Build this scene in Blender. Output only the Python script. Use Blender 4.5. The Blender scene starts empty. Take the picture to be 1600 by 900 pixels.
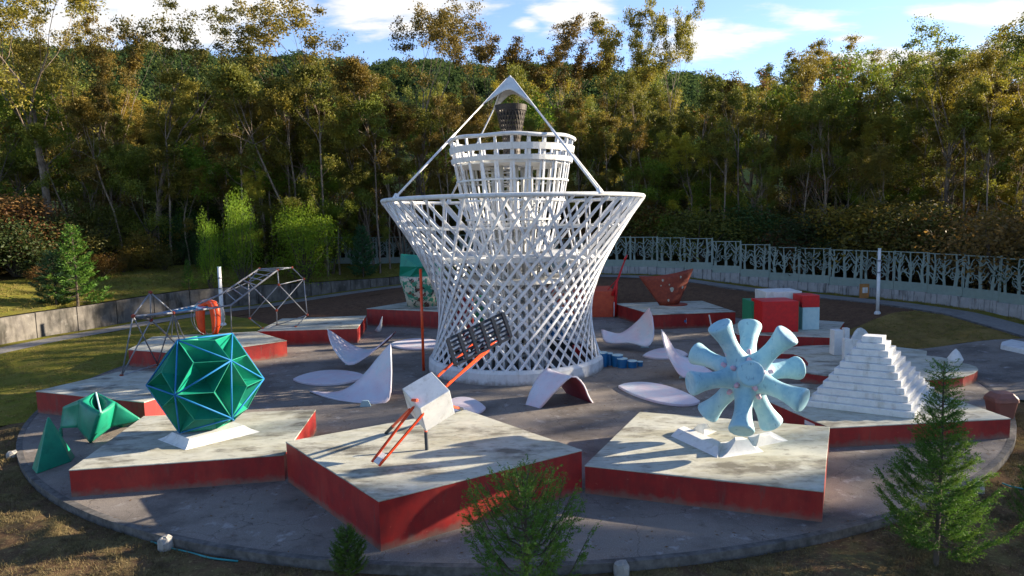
import bpy, math, random
import numpy as np
from mathutils import Vector, Matrix
S = bpy.context.scene
COL = S.collection
# ------------------------------------------------------------------ camera
PITCH, ROLL, FOC = math.radians(5.8), math.radians(1.2), 1067.0
CAM = np.array([0, 0, 9.0])
Fv = np.array([0, math.cos(PITCH), -math.sin(PITCH)])
R0 = np.array([1, 0, 0.]); U0 = np.cross(R0, Fv)
Rv = math.cos(ROLL)*R0 - math.sin(ROLL)*U0
Uv = math.sin(ROLL)*R0 + math.cos(ROLL)*U0
cam = bpy.data.cameras.new('camera'); co = bpy.data.objects.new('camera', cam); COL.objects.link(co)
m = Matrix.Identity(4)
for i in range(3):
    m[i][0], m[i][1], m[i][2], m[i][3] = Rv[i], Uv[i], -Fv[i], CAM[i]
co.matrix_world = m
cam.sensor_width = 36; cam.lens = 36*FOC/1600; cam.clip_end = 4000; cam.clip_start = .2
S.camera = co
S.render.resolution_x, S.render.resolution_y = 1024, 576
# ------------------------------------------------------------------ light
SUN_AZ, SUN_EL = math.radians(15), math.radians(17)      # azimuth counted from +x towards +y
S.view_settings.view_transform = 'Standard'; S.view_settings.look = 'None'
S.view_settings.exposure = 1.85; S.view_settings.gamma = 1
sd = Vector((math.cos(SUN_AZ)*math.cos(SUN_EL), math.sin(SUN_AZ)*math.cos(SUN_EL), math.sin(SUN_EL)))
sl = bpy.data.lights.new('sun', 'SUN'); sl.energy = 5.0; sl.angle = math.radians(.6); sl.color = (1, .86, .66)
so = bpy.data.objects.new('sun', sl); COL.objects.link(so); so.rotation_euler = sd.to_track_quat('Z', 'Y').to_euler()
W = bpy.data.worlds.new('World'); S.world = W; W.use_nodes = True
def px_uv(px, py): # direction of a sky feature as (x/y, z/y)
    d = Fv + (px-800)/FOC*Rv - (py-450)/FOC*Uv
    return d[0]/d[1], d[2]/d[1]
def build_world():
    nt = W.node_tree; N = nt.nodes; L = nt.links
    for n in list(N): N.remove(n)
    out = N.new('ShaderNodeOutputWorld'); bg = N.new('ShaderNodeBackground'); bg.inputs[1].default_value = .105
    L.new(bg.outputs[0], out.inputs[0])
    sky = N.new('ShaderNodeTexSky'); sky.sky_type = 'NISHITA'; sky.sun_disc = False
    sky.sun_elevation = SUN_EL+.09; sky.sun_rotation = math.pi/2-SUN_AZ; sky.air_density = 1.0; sky.dust_density = .3; sky.ozone_density = 3
    sky.altitude = 1800
    def M(op, a, b=None, c=None, clamp=False):
        n = N.new('ShaderNodeMath'); n.operation = op; n.use_clamp = clamp
        for i, v in enumerate((a, b, c)):
            if v is None: continue
            if isinstance(v, (int, float)): n.inputs[i].default_value = v
            else: L.new(v, n.inputs[i])
        return n.outputs[0]
    tc = N.new('ShaderNodeTexCoord'); sp = N.new('ShaderNodeSeparateXYZ'); L.new(tc.outputs['Generated'], sp.inputs[0])
    x, y, z = sp.outputs
    zc = M('ADD', M('MAXIMUM', z, 0), .12)
    cx = M('DIVIDE', x, zc); cy = M('DIVIDE', y, zc)
    cb = N.new('ShaderNodeCombineXYZ'); L.new(M('MULTIPLY', cx, 1.0), cb.inputs[0]); L.new(M('MULTIPLY', cy, 1.7), cb.inputs[1])
    no = N.new('ShaderNodeTexNoise'); no.inputs['Scale'].default_value = 3.1; no.inputs['Detail'].default_value = 9; no.inputs['Roughness'].default_value = .6
    L.new(cb.outputs[0], no.inputs['Vector'])
    ys = M('MAXIMUM', M('ABSOLUTE', y), .05)
    u = M('DIVIDE', x, ys); v = M('DIVIDE', z, ys)
    front = M('GREATER_THAN', y, 0)
    blobs = None
    for (px, py, rx, ry, s) in [(300, 15, 190, 55, .42), (110, 45, 130, 60, .35), (625, 12, 130, 36, .34), (700, 32, 45, 12, .25), (905, 12, 70, 34, .40), (822, 38, 24, 12, .3),
                                (1130, 55, 190, 36, .25), (1040, 75, 120, 26, .22), (1255, 38, 60, 22, .2), (1500, 18, 75, 15, .38), (1570, 20, 60, 26, .36), (1400, 95, 140, 18, .34), (1590, 90, 60, 60, .25), (1330,62,60,9,.2)]:
        a, b = px_uv(px, py)
        du = M('DIVIDE', M('SUBTRACT', u, a), rx/FOC); dv = M('DIVIDE', M('SUBTRACT', v, b), ry/FOC)
        d = M('SQRT', M('ADD', M('MULTIPLY', du, du), M('MULTIPLY', dv, dv)))
        w = M('MULTIPLY', M('SUBTRACT', 1.35, d, clamp=True), s)
        blobs = w if blobs is None else M('MAXIMUM', blobs, w)
    dens = M('ADD', no.outputs[0], M('MULTIPLY', blobs, front))
    mr = N.new('ShaderNodeMapRange'); mr.interpolation_type = 'SMOOTHSTEP'
    mr.inputs[1].default_value = .56; mr.inputs[2].default_value = .82; L.new(dens, mr.inputs[0])
    n2 = N.new('ShaderNodeTexNoise'); n2.inputs['Scale'].default_value = 5; n2.inputs['Detail'].default_value = 4; L.new(cb.outputs[0], n2.inputs['Vector'])
    cr = N.new('ShaderNodeMix'); cr.data_type = 'RGBA'; cr.inputs[6].default_value = (2.3, 2.4, 2.6, 1); cr.inputs[7].default_value = (3.4, 3.25, 3.0, 1)
    L.new(n2.outputs[0], cr.inputs[0])
    tint = N.new('ShaderNodeMix'); tint.data_type = 'RGBA'; tint.blend_type = 'MULTIPLY'; tint.inputs[0].default_value = 1; tint.inputs[7].default_value = (.90, .81, .80, 1)
    L.new(sky.outputs[0], tint.inputs[6])
    mx = N.new('ShaderNodeMix'); mx.data_type = 'RGBA'; L.new(mr.outputs[0], mx.inputs[0]); L.new(tint.outputs[2], mx.inputs[6]); L.new(cr.outputs[2], mx.inputs[7])
    L.new(mx.outputs[2], bg.inputs[0])
build_world()
# ------------------------------------------------------------------ geometry of the site
PC = np.array([0.05, 42.4]); PR = 25.5                     # plaza centre and radius
def ss(t): t = min(1, max(0, t)); return t*t*(3-2*t)
TH = [-180, -60, -20, 0, 8, 15, 24, 34, 46, 54, 61, 74, 95, 112, 122, 132, 142, 155, 166, 180]
ZO = [-.5, -.6, 0, .35, .7, 1.1, 1.2, 1.2, 1.35, 1.8, 2.3, 2.45, 2.1, 1.38, .9, .46, .4, .14, .14, 0]
WH = [0, 0, 0, .5, .8, .8, .8, .8, .8, .8, .8, .8, .8, .85, 1.3, 1.9, 2.1, 2.0, 1.95, 1.9]
def wrap(a): return (a+180) % 360-180
def tw(th):                                              # th in degrees 0..360 or -180..180
    return th if th <= 220 else th-360
def zo(th):
    th = th % 360
    if th > 180:
        if th < 215: return 0 - .5*ss((th-180)/35)
        if th < 320: return -.5
        return np.interp(th-360, [-40, -20, 0], [-.5, 0, .35])
    return float(np.interp(th, TH[3:], ZO[3:]))
def wallh(th):
    th = th % 360
    if th > 180: return 1.9*ss((215-th)/30) if th < 215 else 0.5*ss((th-340)/20)
    return float(np.interp(th, TH[3:], WH[3:]))
def rwall(th):
    th = th % 360
    return 38 + 3*ss((th-82)/28) if th < 270 else 38
def inner(th):
    th = th % 360
    if 205 < th < 345: return -.25*ss((th-205)/25)*ss((345-th)/25)
    return -.0
def hfun(th, r):
    zi = inner(th); zz = zo(th)
    h = zi+(zz-zi)*ss((r-25.8)/6.2)
    rw = rwall(th)
    back = ss((math.sin(math.radians(th))+.25)/.6)
    if r > rw:
        h += wallh(th)*ss((r-rw-.05)/.35)
        h += back*.15*(min(r, 62)-rw)
        if r > 62: h += back*.06*(min(r, 130)-62)
    if r > 105:
        az = th % 360
        ridge = np.interp(az, [0, 30, 58, 66, 72, 80, 92, 112, 122, 135, 150, 180, 200], [26, 66, 96, 118, 138, 160, 172, 176, 172, 155, 116, 52, 0]) if az <= 200 else 0
        ridge += 3.5*math.sin(az*.6)+2.2*math.sin(az*1.7+1)
        h += max(0, ridge)*ss((r-105)/760)
        if r > 870: h -= max(0, ridge)*.9*ss((r-870)/600)
    return h
def gz(x, y):
    return hfun(math.degrees(math.atan2(y-PC[1], x-PC[0])), math.hypot(x-PC[0], y-PC[1]))
def ray(x, y): return Fv + (x-800)/FOC*Rv - (y-450)/FOC*Uv
def G(x, y, z=0.): d = ray(x, y); return CAM + d*((z-9)/d[2])
def D(x, y, Y): d = ray(x, y); return CAM + d*(Y/d[1])
def GT(x, y):                                            # point of the terrain seen in direction x, y
    d = ray(x, y); t = 8
    while t < 500:
        P = CAM+d*t
        if P[2] < gz(P[0], P[1]): return P
        t += .1
    return P
# ------------------------------------------------------------------ helpers
ORG = {}
def mesh(name, v, f, smooth=False):
    me = bpy.data.meshes.new(name)
    if isinstance(f, np.ndarray):
        v = np.asarray(v, np.float32); n = len(f); k = f.shape[1]
        me.vertices.add(len(v)); me.vertices.foreach_set('co', v.ravel())
        me.loops.add(n*k); me.loops.foreach_set('vertex_index', f.astype(np.int32).ravel())
        me.polygons.add(n); me.polygons.foreach_set('loop_start', np.arange(0, n*k, k, dtype=np.int32))
        me.update(calc_edges=True)
    else:
        me.from_pydata([tuple(map(float, p)) for p in v], [], [tuple(q) for q in f]); me.update()
    if smooth: me.polygons.foreach_set('use_smooth', [True]*len(me.polygons))
    return me
def ob(name, v, f, mat, parent=None, smooth=False, org=None):
    """v in world coordinates; stored relative to the origin of the parent (or org)."""
    o0 = ORG[parent.name] if parent else (np.zeros(3) if org is None else np.asarray(org, float))
    v = np.asarray(v, float)-o0
    me = mesh(name, v, f, smooth)
    if mat: me.materials.append(mat)
    o = bpy.data.objects.new(name, me); COL.objects.link(o)
    if parent: o.parent = parent
    else: o.location = o0
    ORG[o.name] = o0
    return o
def tag(o, label=None, cat=None, group=None, kind=None):
    if label: o['label'] = label
    if cat: o['category'] = cat
    if group: o['group'] = group
    if kind: o['kind'] = kind
    return o
def thing(name, label, cat, loc, group=None):
    o = bpy.data.objects.new(name, None); COL.objects.link(o); o.location = tuple(map(float, loc))
    o.empty_display_size = .3
    ORG[o.name] = np.asarray(loc, float)
    return tag(o, label, cat, group)
def inst(me, name, parent, loc=(0, 0, 0), rot=(0, 0, 0), sc=(1, 1, 1)):
    o = bpy.data.objects.new(name, me); COL.objects.link(o); o.parent = parent
    o.location = tuple(map(float, loc)); o.rotation_euler = rot; o.scale = sc
    if parent: ORG[o.name] = ORG[parent.name]
    return o
class B:
    def __init__(s): s.v = []; s.f = []
    def add(s, v, f):
        n = len(s.v); s.v += [np.asarray(p, float) for p in v]; s.f += [tuple(i+n for i in q) for q in f]; return s
    def prism(s, bot, top):
        n = len(bot)
        return s.add(list(bot)+list(top), [tuple(range(n))[::-1], tuple(range(n, 2*n))]+[(i, (i+1) % n, (i+1) % n+n, i+n) for i in range(n)])
    def box(s, c, d, rz=0):
        x, y, z = np.asarray(d)/2; ca, sa = math.cos(rz), math.sin(rz)
        p = [(a*ca-b*sa+c[0], a*sa+b*ca+c[1]) for a, b in ((-x, -y), (x, -y), (x, y), (-x, y))]
        return s.prism([(a, b, c[2]-z) for a, b in p], [(a, b, c[2]+z) for a, b in p])
    def tube(s, pts, r, n=8, cap=True):
        pts = [np.asarray(p, float) for p in pts]; k = len(pts)
        rs = [r]*k if isinstance(r, (int, float)) else list(r)
        rings = []; ref = None
        for i, p in enumerate(pts):
            d = pts[min(i+1, k-1)]-pts[max(i-1, 0)]; d = d/(np.linalg.norm(d)+1e-9)
            if ref is None: ref = np.array([0, 0, 1.]) if abs(d[2]) < .9 else np.array([1., 0, 0])
            a = np.cross(d, ref); a /= np.linalg.norm(a)+1e-9; b = np.cross(a, d); ref = b
            rings.append([p+rs[i]*(math.cos(t)*a+math.sin(t)*b) for t in np.arange(n)*2*math.pi/n])
        v = [q for r_ in rings for q in r_]
        f = [(i*n+j, i*n+(j+1) % n, (i+1)*n+(j+1) % n, (i+1)*n+j) for i in range(k-1) for j in range(n)]
        if cap: f += [tuple(range(n))[::-1], tuple(range((k-1)*n, k*n))]
        return s.add(v, f)
    def bar(s, a, b, w, t, up):
        a = np.asarray(a, float); b = np.asarray(b, float); d = (b-a)/np.linalg.norm(b-a)
        up = np.asarray(up, float); sd_ = np.cross(d, up); sd_ /= np.linalg.norm(sd_); u = np.cross(sd_, d)
        q = [sd_*w/2*i+u*t/2*j for i, j in ((-1, -1), (1, -1), (1, 1), (-1, 1))]
        return s.prism([a+x for x in q], [b+x for x in q])
    def lathe(s, prof, c=(0, 0, 0), n=32, closed=False, jag=None):
        v = []; c = np.asarray(c, float)
        for r, z in prof:
            for j in range(n): t = 2*math.pi*j/n; v.append(c+np.array([r*math.cos(t), r*math.sin(t), z]))
        k = len(prof); f = []
        for i in range(k if closed else k-1):
            i2 = (i+1) % k
            for j in range(n): f.append((i*n+j, i*n+(j+1) % n, i2*n+(j+1) % n, i2*n+j))
        if not closed: f += [tuple(range(n))[::-1], tuple(range((k-1)*n, k*n))]
        return s.add(v, f)
    def sheet(s, A, t):                                   # grid of points -> slab of thickness t
        A = np.asarray(A, float); nu, nv = A.shape[:2]
        du = np.gradient(A, axis=0); dv = np.gradient(A, axis=1); n = np.cross(du, dv)
        n /= np.linalg.norm(n, axis=2, keepdims=True)+1e-9
        v = list((A+n*t/2).reshape(-1, 3))+list((A-n*t/2).reshape(-1, 3)); o = nu*nv; f = []
        ix = lambda i, j: i*nv+j
        for i in range(nu-1):
            for j in range(nv-1):
                q = (ix(i, j), ix(i+1, j), ix(i+1, j+1), ix(i, j+1)); f.append(q); f.append(tuple(o+a for a in q[::-1]))
        rim = [ix(i, 0) for i in range(nu)]+[ix(nu-1, j) for j in range(1, nv)]+[ix(i, nv-1) for i in range(nu-2, -1, -1)]+[ix(0, j) for j in range(nv-2, 0, -1)]
        for a, b in zip(rim, rim[1:]+rim[:1]): f.append((b, a, a+o, b+o))
        return s.add(v, f)
    def ob(s, name, mat, parent=None, smooth=False, org=None): return ob(name, s.v, s.f, mat, parent, smooth, org)
def bevel(o, w=.02, n=1):
    md = o.modifiers.new('bevel', 'BEVEL'); md.width = w; md.segments = n; md.limit_method = 'ANGLE'; return o
# ------------------------------------------------------------------ materials
def mat(name, c1, c2=None, sc=3., rough=.7, bump=.0, bsc=40., layers=(), zdirt=None, cracks=0, spec=.4, stretch=(1, 1, 1), trans=0, rnd=0, metal=0, lo=.35, hi=.65):
    """two tones by noise, then layers of (colour, scale, lo, hi, strength, stretch)"""
    m = bpy.data.materials.new(name); m.use_nodes = True; nt = m.node_tree; N = nt.nodes; L = nt.links
    bs = N['Principled BSDF']; bs.inputs['Roughness'].default_value = rough; bs.inputs['Metallic'].default_value = metal
    bs.inputs['Specular IOR Level'].default_value = spec
    geo = N.new('ShaderNodeNewGeometry')
    def noise(scale, st=(1, 1, 1), det=6, w=0., rg=.6):
        mp = N.new('ShaderNodeVectorMath'); mp.operation = 'MULTIPLY_ADD'; mp.inputs[1].default_value = st; mp.inputs[2].default_value = (w, w*.7, w*.3)
        L.new(geo.outputs['Position'], mp.inputs[0])
        n = N.new('ShaderNodeTexNoise'); n.inputs['Scale'].default_value = scale; n.inputs['Detail'].default_value = det; n.inputs['Roughness'].default_value = rg
        L.new(mp.outputs[0], n.inputs['Vector']); return n.outputs[0]
    def rng(o, a, b, s=1.):
        r = N.new('ShaderNodeMapRange'); r.inputs[1].default_value = a; r.inputs[2].default_value = b; r.inputs[4].default_value = s
        L.new(o, r.inputs[0]); return r.outputs[0]
    def mix(fac, a, b):
        x = N.new('ShaderNodeMix'); x.data_type = 'RGBA'
        L.new(fac, x.inputs[0])
        for i, c in ((6, a), (7, b)):
            if isinstance(c, tuple): x.inputs[i].default_value = (*c[:3], 1)
            else: L.new(c, x.inputs[i])
        return x.outputs[2]
    col = mix(rng(noise(sc, stretch), lo, hi), c1, c2 or tuple(x*.8 for x in c1))
    for i, ly in enumerate(layers):
        c, s_, a, b, st = ly[:5]; stc = ly[5] if len(ly) > 5 else (1, 1, 1)
        col = mix(rng(noise(s_, stc, 8, 13.7*(i+1), .65), a, b, st), col, c)
    if zdirt:                                             # splashed dirt just above the ground
        sp = N.new('ShaderNodeSeparateXYZ'); L.new(geo.outputs['Position'], sp.inputs[0])
        a = N.new('ShaderNodeMath'); a.operation = 'MULTIPLY_ADD'; a.inputs[1].default_value = -.55; L.new(noise(3.5, det=6, w=5), a.inputs[0]); L.new(sp.outputs[2], a.inputs[2])
        col = mix(rng(a.outputs[0], -.02, -.26, .8), col, zdirt)
    if cracks:
        vo = N.new('ShaderNodeTexVoronoi'); vo.feature = 'DISTANCE_TO_EDGE'; vo.inputs['Scale'].default_value = cracks
        wv = N.new('ShaderNodeTexNoise'); wv.inputs['Scale'].default_value = 1.3; wv.inputs['Detail'].default_value = 6; L.new(geo.outputs['Position'], wv.inputs['Vector'])
        ad = N.new('ShaderNodeVectorMath'); ad.operation = 'ADD'; L.new(geo.outputs['Position'], ad.inputs[0]); L.new(wv.outputs[1], ad.inputs[1]); L.new(ad.outputs[0], vo.inputs['Vector'])
        col = mix(rng(vo.outputs[0], .0045, .0015, .5), col, (.035, .03, .027))
    if rnd:
        oi = N.new('ShaderNodeObjectInfo'); hs = N.new('ShaderNodeHueSaturation')
        L.new(rng(oi.outputs['Random'], -1, 1, 1), hs.inputs['Fac']); hs.inputs['Fac'].default_value = 1
        for l in list(hs.inputs['Fac'].links): L.remove(l)
        a1 = N.new('ShaderNodeMath'); a1.operation = 'MULTIPLY_ADD'; a1.inputs[1].default_value = .05*rnd; a1.inputs[2].default_value = .5-.025*rnd; L.new(oi.outputs['Random'], a1.inputs[0])
        a2 = N.new('ShaderNodeMath'); a2.operation = 'MULTIPLY_ADD'; a2.inputs[1].default_value = .6*rnd; a2.inputs[2].default_value = 1-.3*rnd; L.new(oi.outputs['Random'], a2.inputs[0])
        L.new(a1.outputs[0], hs.inputs['Hue']); L.new(a2.outputs[0], hs.inputs['Value']); L.new(col, hs.inputs['Color']); col = hs.outputs[0]
    L.new(col, bs.inputs['Base Color'])
    if bump:
        bp = N.new('ShaderNodeBump'); bp.inputs['Strength'].default_value = bump; bp.inputs['Distance'].default_value = .03
        L.new(noise(bsc, det=5), bp.inputs['Height']); L.new(bp.outputs[0], bs.inputs['Normal'])
    if trans:
        tr = N.new('ShaderNodeBsdfTranslucent'); L.new(col, tr.inputs[0]); ms = N.new('ShaderNodeMixShader'); ms.inputs[0].default_value = trans
        L.new(bs.outputs[0], ms.inputs[1]); L.new(tr.outputs[0], ms.inputs[2]); L.new(ms.outputs[0], N['Material Output'].inputs[0])
    return m
M = {}
M['pave'] = mat('plaza_pavement', (.23, .20, .172), (.15, .132, .118), 30, .85, .7, 60, [((.34, .31, .28), 42, .56, .64, .7), ((.06, .052, .046), .35, .48, .62, .55), ((.24, .205, .17), .5, .50, .66, .55, (.5, 1.3, 1)), ((.07, .055, .045), 1.9, .58, .68, .5), ((.42, .41, .40), 1.5, .59, .72, .6), ((.03, .03, .03), 14, .64, .68, .5)], cracks=.30)
M['kerb'] = mat('kerb_concrete', (.15, .14, .13), (.08, .075, .07), 4, .9, .5, 30, [((.03, .03, .028), 1.5, .5, .7, .7)])
M['top'] = mat('platform_top', (.46, .45, .37), (.36, .36, .305), 1.3, .8, .25, 25, [((.27, .25, .17), .9, .47, .62, .6, (.45, 1.1, 1)), ((.10, .09, .07), .55, .53, .63, .85, (.55, 1.2, 1)), ((.07, .06, .05), 4.5, .54, .66, .5, (.5, 1.2, 1)), ((.52, .52, .46), 1.4, .52, .7, .5)])
M['red'] = mat('red_paint', (.27, .010, .008), (.20, .010, .009), 2.5, .55, .12, 30, [((.12, .012, .012), 1.6, .5, .75, .6, (1, 1, .25)), ((.45, .16, .12), 9, .655, .70, .6), ((.38, .035, .020), .8, .48, .66, .6, (1, 1, .4)), ((.13, .05, .04), 3.5, .58, .68, .6, (1, 1, .2))], zdirt=(.15, .10, .075))
M['sunlit_red'] = mat('sunlit_red_paint', (.55, .085, .03), (.45, .05, .02), 2, .6, .1, 30, [((.30, .05, .03), 3, .55, .7, .6)])  # red paint with the warm orange of sunlight put into its colour
M['white'] = mat('white_paint', (.62, .62, .60), (.53, .535, .53), 3, .65, .2, 30, [((.27, .25, .20), 2.1, .54, .70, .6, (1, 1, .3)), ((.36, .35, .32), 9, .58, .70, .45), ((.14, .12, .10), 5, .66, .72, .5)], zdirt=(.20, .17, .13))
M['bar'] = mat('lattice_white', (.66, .67, .68), (.56, .57, .59), 2, .55, .1, 30, [((.26, .22, .18), 2.6, .56, .70, .65), ((.12, .10, .08), 7, .64, .70, .6)], rnd=.15)
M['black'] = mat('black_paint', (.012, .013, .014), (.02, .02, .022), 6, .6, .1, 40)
M['navy'] = mat('dark_slate_paint', (.010, .014, .021), (.015, .020, .028), 6, .5, .1, 40)
M['dsteel'] = mat('dark_metal', (.022, .018, .015), (.045, .035, .028), 12, .5, .2, 40, metal=.4)
M['green'] = mat('green_fiberglass', (.005, .20, .125), (.007, .25, .15), 1.6, .38, .08, 8, [((.0035, .12, .085), 2.2, .52, .75, .6), ((.06, .38, .22), 6, .68, .78, .3)], spec=.5)
M['green2'] = mat('teal_green_paint', (.004, .17, .105), (.006, .21, .12), 2, .45, .1, 20, [((.003, .09, .06), 2.5, .5, .75, .6)])
M['bluerod'] = mat('blue_rod_paint', (.012, .15, .36), (.01, .12, .30), 5, .6, spec=.2)
M['ridge_highlight'] = mat('ridge_highlight_green', (.015, .25, .15), (.01, .20, .12), 5, .5)  # brighter green imitating the light caught on the ball's ridges
M['ltblue'] = mat('light_blue_paint', (.24, .43, .50), (.31, .50, .54), 1.7, .6, .25, 22, [((.15, .32, .43), 2.2, .48, .66, .7, (1, 1, .5)), ((.46, .58, .58), 1.3, .52, .7, .6), ((.07, .13, .20), 7, .60, .68, .6, (1, 1, .4))])
M['pink'] = mat('pink_paint', (.55, .36, .42), (.46, .30, .38), 5, .6)
M['hypar'] = mat('lilac_blue_sheet_paint', (.54, .53, .58), (.58, .45, .49), .9, .5, .12, 22, [((.36, .53, .58), .55, .50, .70, .7), ((.64, .61, .62), 2.1, .5, .75, .5), ((.25, .22, .22), 6, .60, .72, .5), ((.42, .20, .30), 1.7, .62, .75, .4)], spec=.45)
M['maroon'] = mat('maroon_underside', (.23, .045, .06), (.17, .035, .05), 2, .6, .1, 20)
M['orange'] = mat('orange_paint', (.72, .075, .012), (.55, .05, .01), 4, .4, .05, 30)
M['rust'] = mat('rusty_steel', (.26, .045, .02), (.18, .03, .015), 5, .7, .2, 30, [((.10, .02, .012), 9, .55, .68, .7)])
M['pipe'] = mat('grey_pipe', (.22, .235, .26), (.17, .18, .21), 3, .45, .0, 30, [((.25, .09, .05), 5, .60, .66, .8)], metal=.2)
M['blue'] = mat('blue_paint', (.008, .12, .28), (.01, .10, .24), 3, .45, .1, 20)
M['brred'] = mat('bright_red_paint', (.55, .010, .010), (.42, .008, .010), 5, .5, .1, 20, [((.60, .20, .03), 8, .68, .74, .6)])
M['brgreen'] = mat('bright_green_paint', (.012, .21, .10), (.01, .17, .08), 4, .5)
M['pblue'] = mat('pale_blue_paint', (.34, .50, .53), (.45, .58, .58), 3, .55)
M['concrete'] = mat('wall_concrete', (.165, .15, .13), (.11, .10, .09), 1.2, .9, .4, 12, [((.04, .036, .03), 1.4, .46, .64, .9, (1, 1, .22)), ((.34, .33, .30), 2.3, .6, .75, .5), ((.035, .035, .03), .5, .52, .66, .6)])
M['fwall'] = mat('fence_wall_plaster', (.32, .31, .30), (.24, .235, .23), 1.5, .9, .3, 12, [((.05, .05, .045), 3.2, .54, .68, .85, (1, 1, .18)), ((.12, .11, .10), 1.0, .55, .7, .6)])
M['fence'] = mat('sage_metal', (.19, .24, .21), (.16, .205, .18), 3, .5, .0, 30, [((.10, .12, .10), 4, .6, .75, .4)])
M['path'] = mat('path_concrete', (.24, .225, .205), (.185, .175, .165), 5, .9, .4, 30, [((.10, .09, .085), .7, .5, .7, .6), ((.30, .28, .25), 9, .58, .7, .35)])
M['lawn'] = mat('lawn_grass', (.19, .165, .032), (.125, .130, .024), 1.1, .95, 1., 45, [((.20, .155, .055), .45, .45, .68, .6), ((.075, .085, .018), 6, .5, .7, .6), ((.30, .24, .08), 14, .58, .7, .5), ((.07,.045,.025), 2.2,.6,.75,.5)])
M['drylawn'] = mat('dry_lawn_grass', (.20, .135, .05), (.13, .095, .035), 1.1, .95, 1., 45, [((.27, .19, .07), .45, .45, .66, .6), ((.08, .06, .025), 5, .5, .68, .6), ((.12, .12, .03), 2.2, .55, .7, .6)], spec=0)
M['berm'] = mat('dry_ground_cover', (.145, .085, .052), (.10, .060, .040), 2.2, .95, 1., 35, [((.17, .115, .06), 7, .54, .7, .6), ((.045, .028, .022), 9, .5, .66, .6)])
M['dirt'] = mat('front_soil', (.13, .080, .045), (.085, .055, .034), 2.4, .95, 1., 30, [((.15, .13, .05), .8, .46, .64, .7), ((.07, .042, .026), 3.6, .52, .66, .8), ((.32, .25, .12), 11, .55, .68, .6)])
M['forestfloor'] = mat('forest_floor', (.035, .028, .014), (.05, .042, .016), .6, .95, .6, 8, [((.075, .06, .022), 1.2, .5, .7, .6)])
M['hill'] = mat('hill_ground', (.02, .035, .018), (.03, .045, .02), .05, .95)
M['farleaf'] = mat('far_foliage', (.034, .062, .022), (.058, .085, .026), .04, .9, 0, 1, [((.10, .12, .03), .07, .5, .62, .7), ((.017, .036, .026), .12, .5, .62, .7)], trans=.45)
def leafm(n, a, b, c, sc=.5, tr=.40, rnd=1.): return mat(n, a, b, sc, .6, 0, 1, [(c, 1.1, .48, .66, .7)], spec=.25, trans=tr, rnd=rnd)
M['euc'] = leafm('eucalyptus_leaf', (.21, .160, .024), (.13, .118, .022), (.29, .205, .022))
M['euc_g'] = leafm('eucalyptus_green_leaf', (.105, .125, .020), (.15, .150, .020), (.24, .20, .022))
M['euc_y'] = leafm('eucalyptus_yellow_leaf', (.30, .23, .022), (.22, .20, .022), (.34, .22, .018))
M['broad'] = leafm('broadleaf_green_leaf', (.14, .20, .016), (.10, .155, .014), (.22, .24, .018), .7)
M['dark'] = leafm('dark_evergreen_leaf', (.030, .055, .015), (.042, .072, .018), (.075, .090, .018), .7)
M['brown'] = leafm('brown_shrub_leaf', (.15, .075, .025), (.11, .065, .022), (.22, .10, .022), .8)
M['olive'] = leafm('olive_shrub_leaf', (.10, .095, .018), (.08, .085, .018), (.17, .13, .018), .8)
M['ochre'] = leafm('ochre_shrub_leaf', (.16, .11, .015), (.11, .085, .015), (.20, .10, .018), .8)
M['conif'] = leafm('cedar_leaf', (.060, .120, .015), (.075, .145, .017), (.14, .19, .024), 1.6, .35, .6)
M['conif2'] = leafm('blue_green_cedar_leaf', (.035, .090, .034), (.045, .105, .038), (.07, .14, .04), 1.6, .3, .6)
M['grassb'] = mat('grass_blade', (.24, .19, .05), (.14, .14, .03), .9, .8, 0, 1, [((.32, .24, .10), 2.5, .48, .64, .8), ((.06, .045, .025), 1.3, .55, .7, .6)], trans=.3)
M['soilb'] = mat('dry_brown_blade', (.15, .11, .045), (.09, .075, .028), 1.2, .8, 0, 1, [((.24, .17, .07), 2.5, .5, .64, .7), ((.05, .035, .02), 1.3, .5, .64, .7)], trans=.2)
M['bark'] = mat('pale_bark', (.26, .20, .145), (.14, .10, .07), 1.3, .9, .4, 14, [((.05, .038, .03), 2.1, .5, .64, .8, (1, 1, .35))])
M['bark_d'] = mat('dark_bark', (.055, .042, .032), (.085, .065, .045), 2, .9, .4, 14)
# camouflage print of the vase and small prints
M['camo'] = mat('camouflage_paint', (.50, .44, .34), (.44, .38, .30), 2, .6, .1, 20, [((.03, .20, .12), 1.3, .525, .535, 1), ((.12, .03, .02), 1.5, .56, .57, 1), ((.01, .025, .02), 1.7, .58, .59, 1), ((.05, .30, .20), 2.1, .57, .58, 1)])
M['sandpipe'] = mat('teal_hose_plastic', (.02, .22, .22), None, 3, .4)
M['brownbin'] = mat('brown_plastic', (.22, .085, .06), (.18, .07, .05), 4, .5, .1, 30)
M['wood'] = mat('ochre_wood', (.36, .17, .05), (.28, .12, .035), 6, .7)
M['stone'] = mat('marker_stone', (.32, .30, .27), (.22, .21, .19), 4, .9, .5, 20)
for k_, v_ in (('pave', .12), ('kerb', .1), ('path', .1), ('lawn', 0), ('berm', 0), ('dirt', 0), ('forestfloor', 0), ('hill', 0), ('farleaf', 0), ('top', .2), ('concrete', .1), ('fwall', .1), ('grassb', .1)):
    M[k_].node_tree.nodes['Principled BSDF'].inputs['Specular IOR Level'].default_value = v_   # rough ground does not mirror the sky
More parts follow.
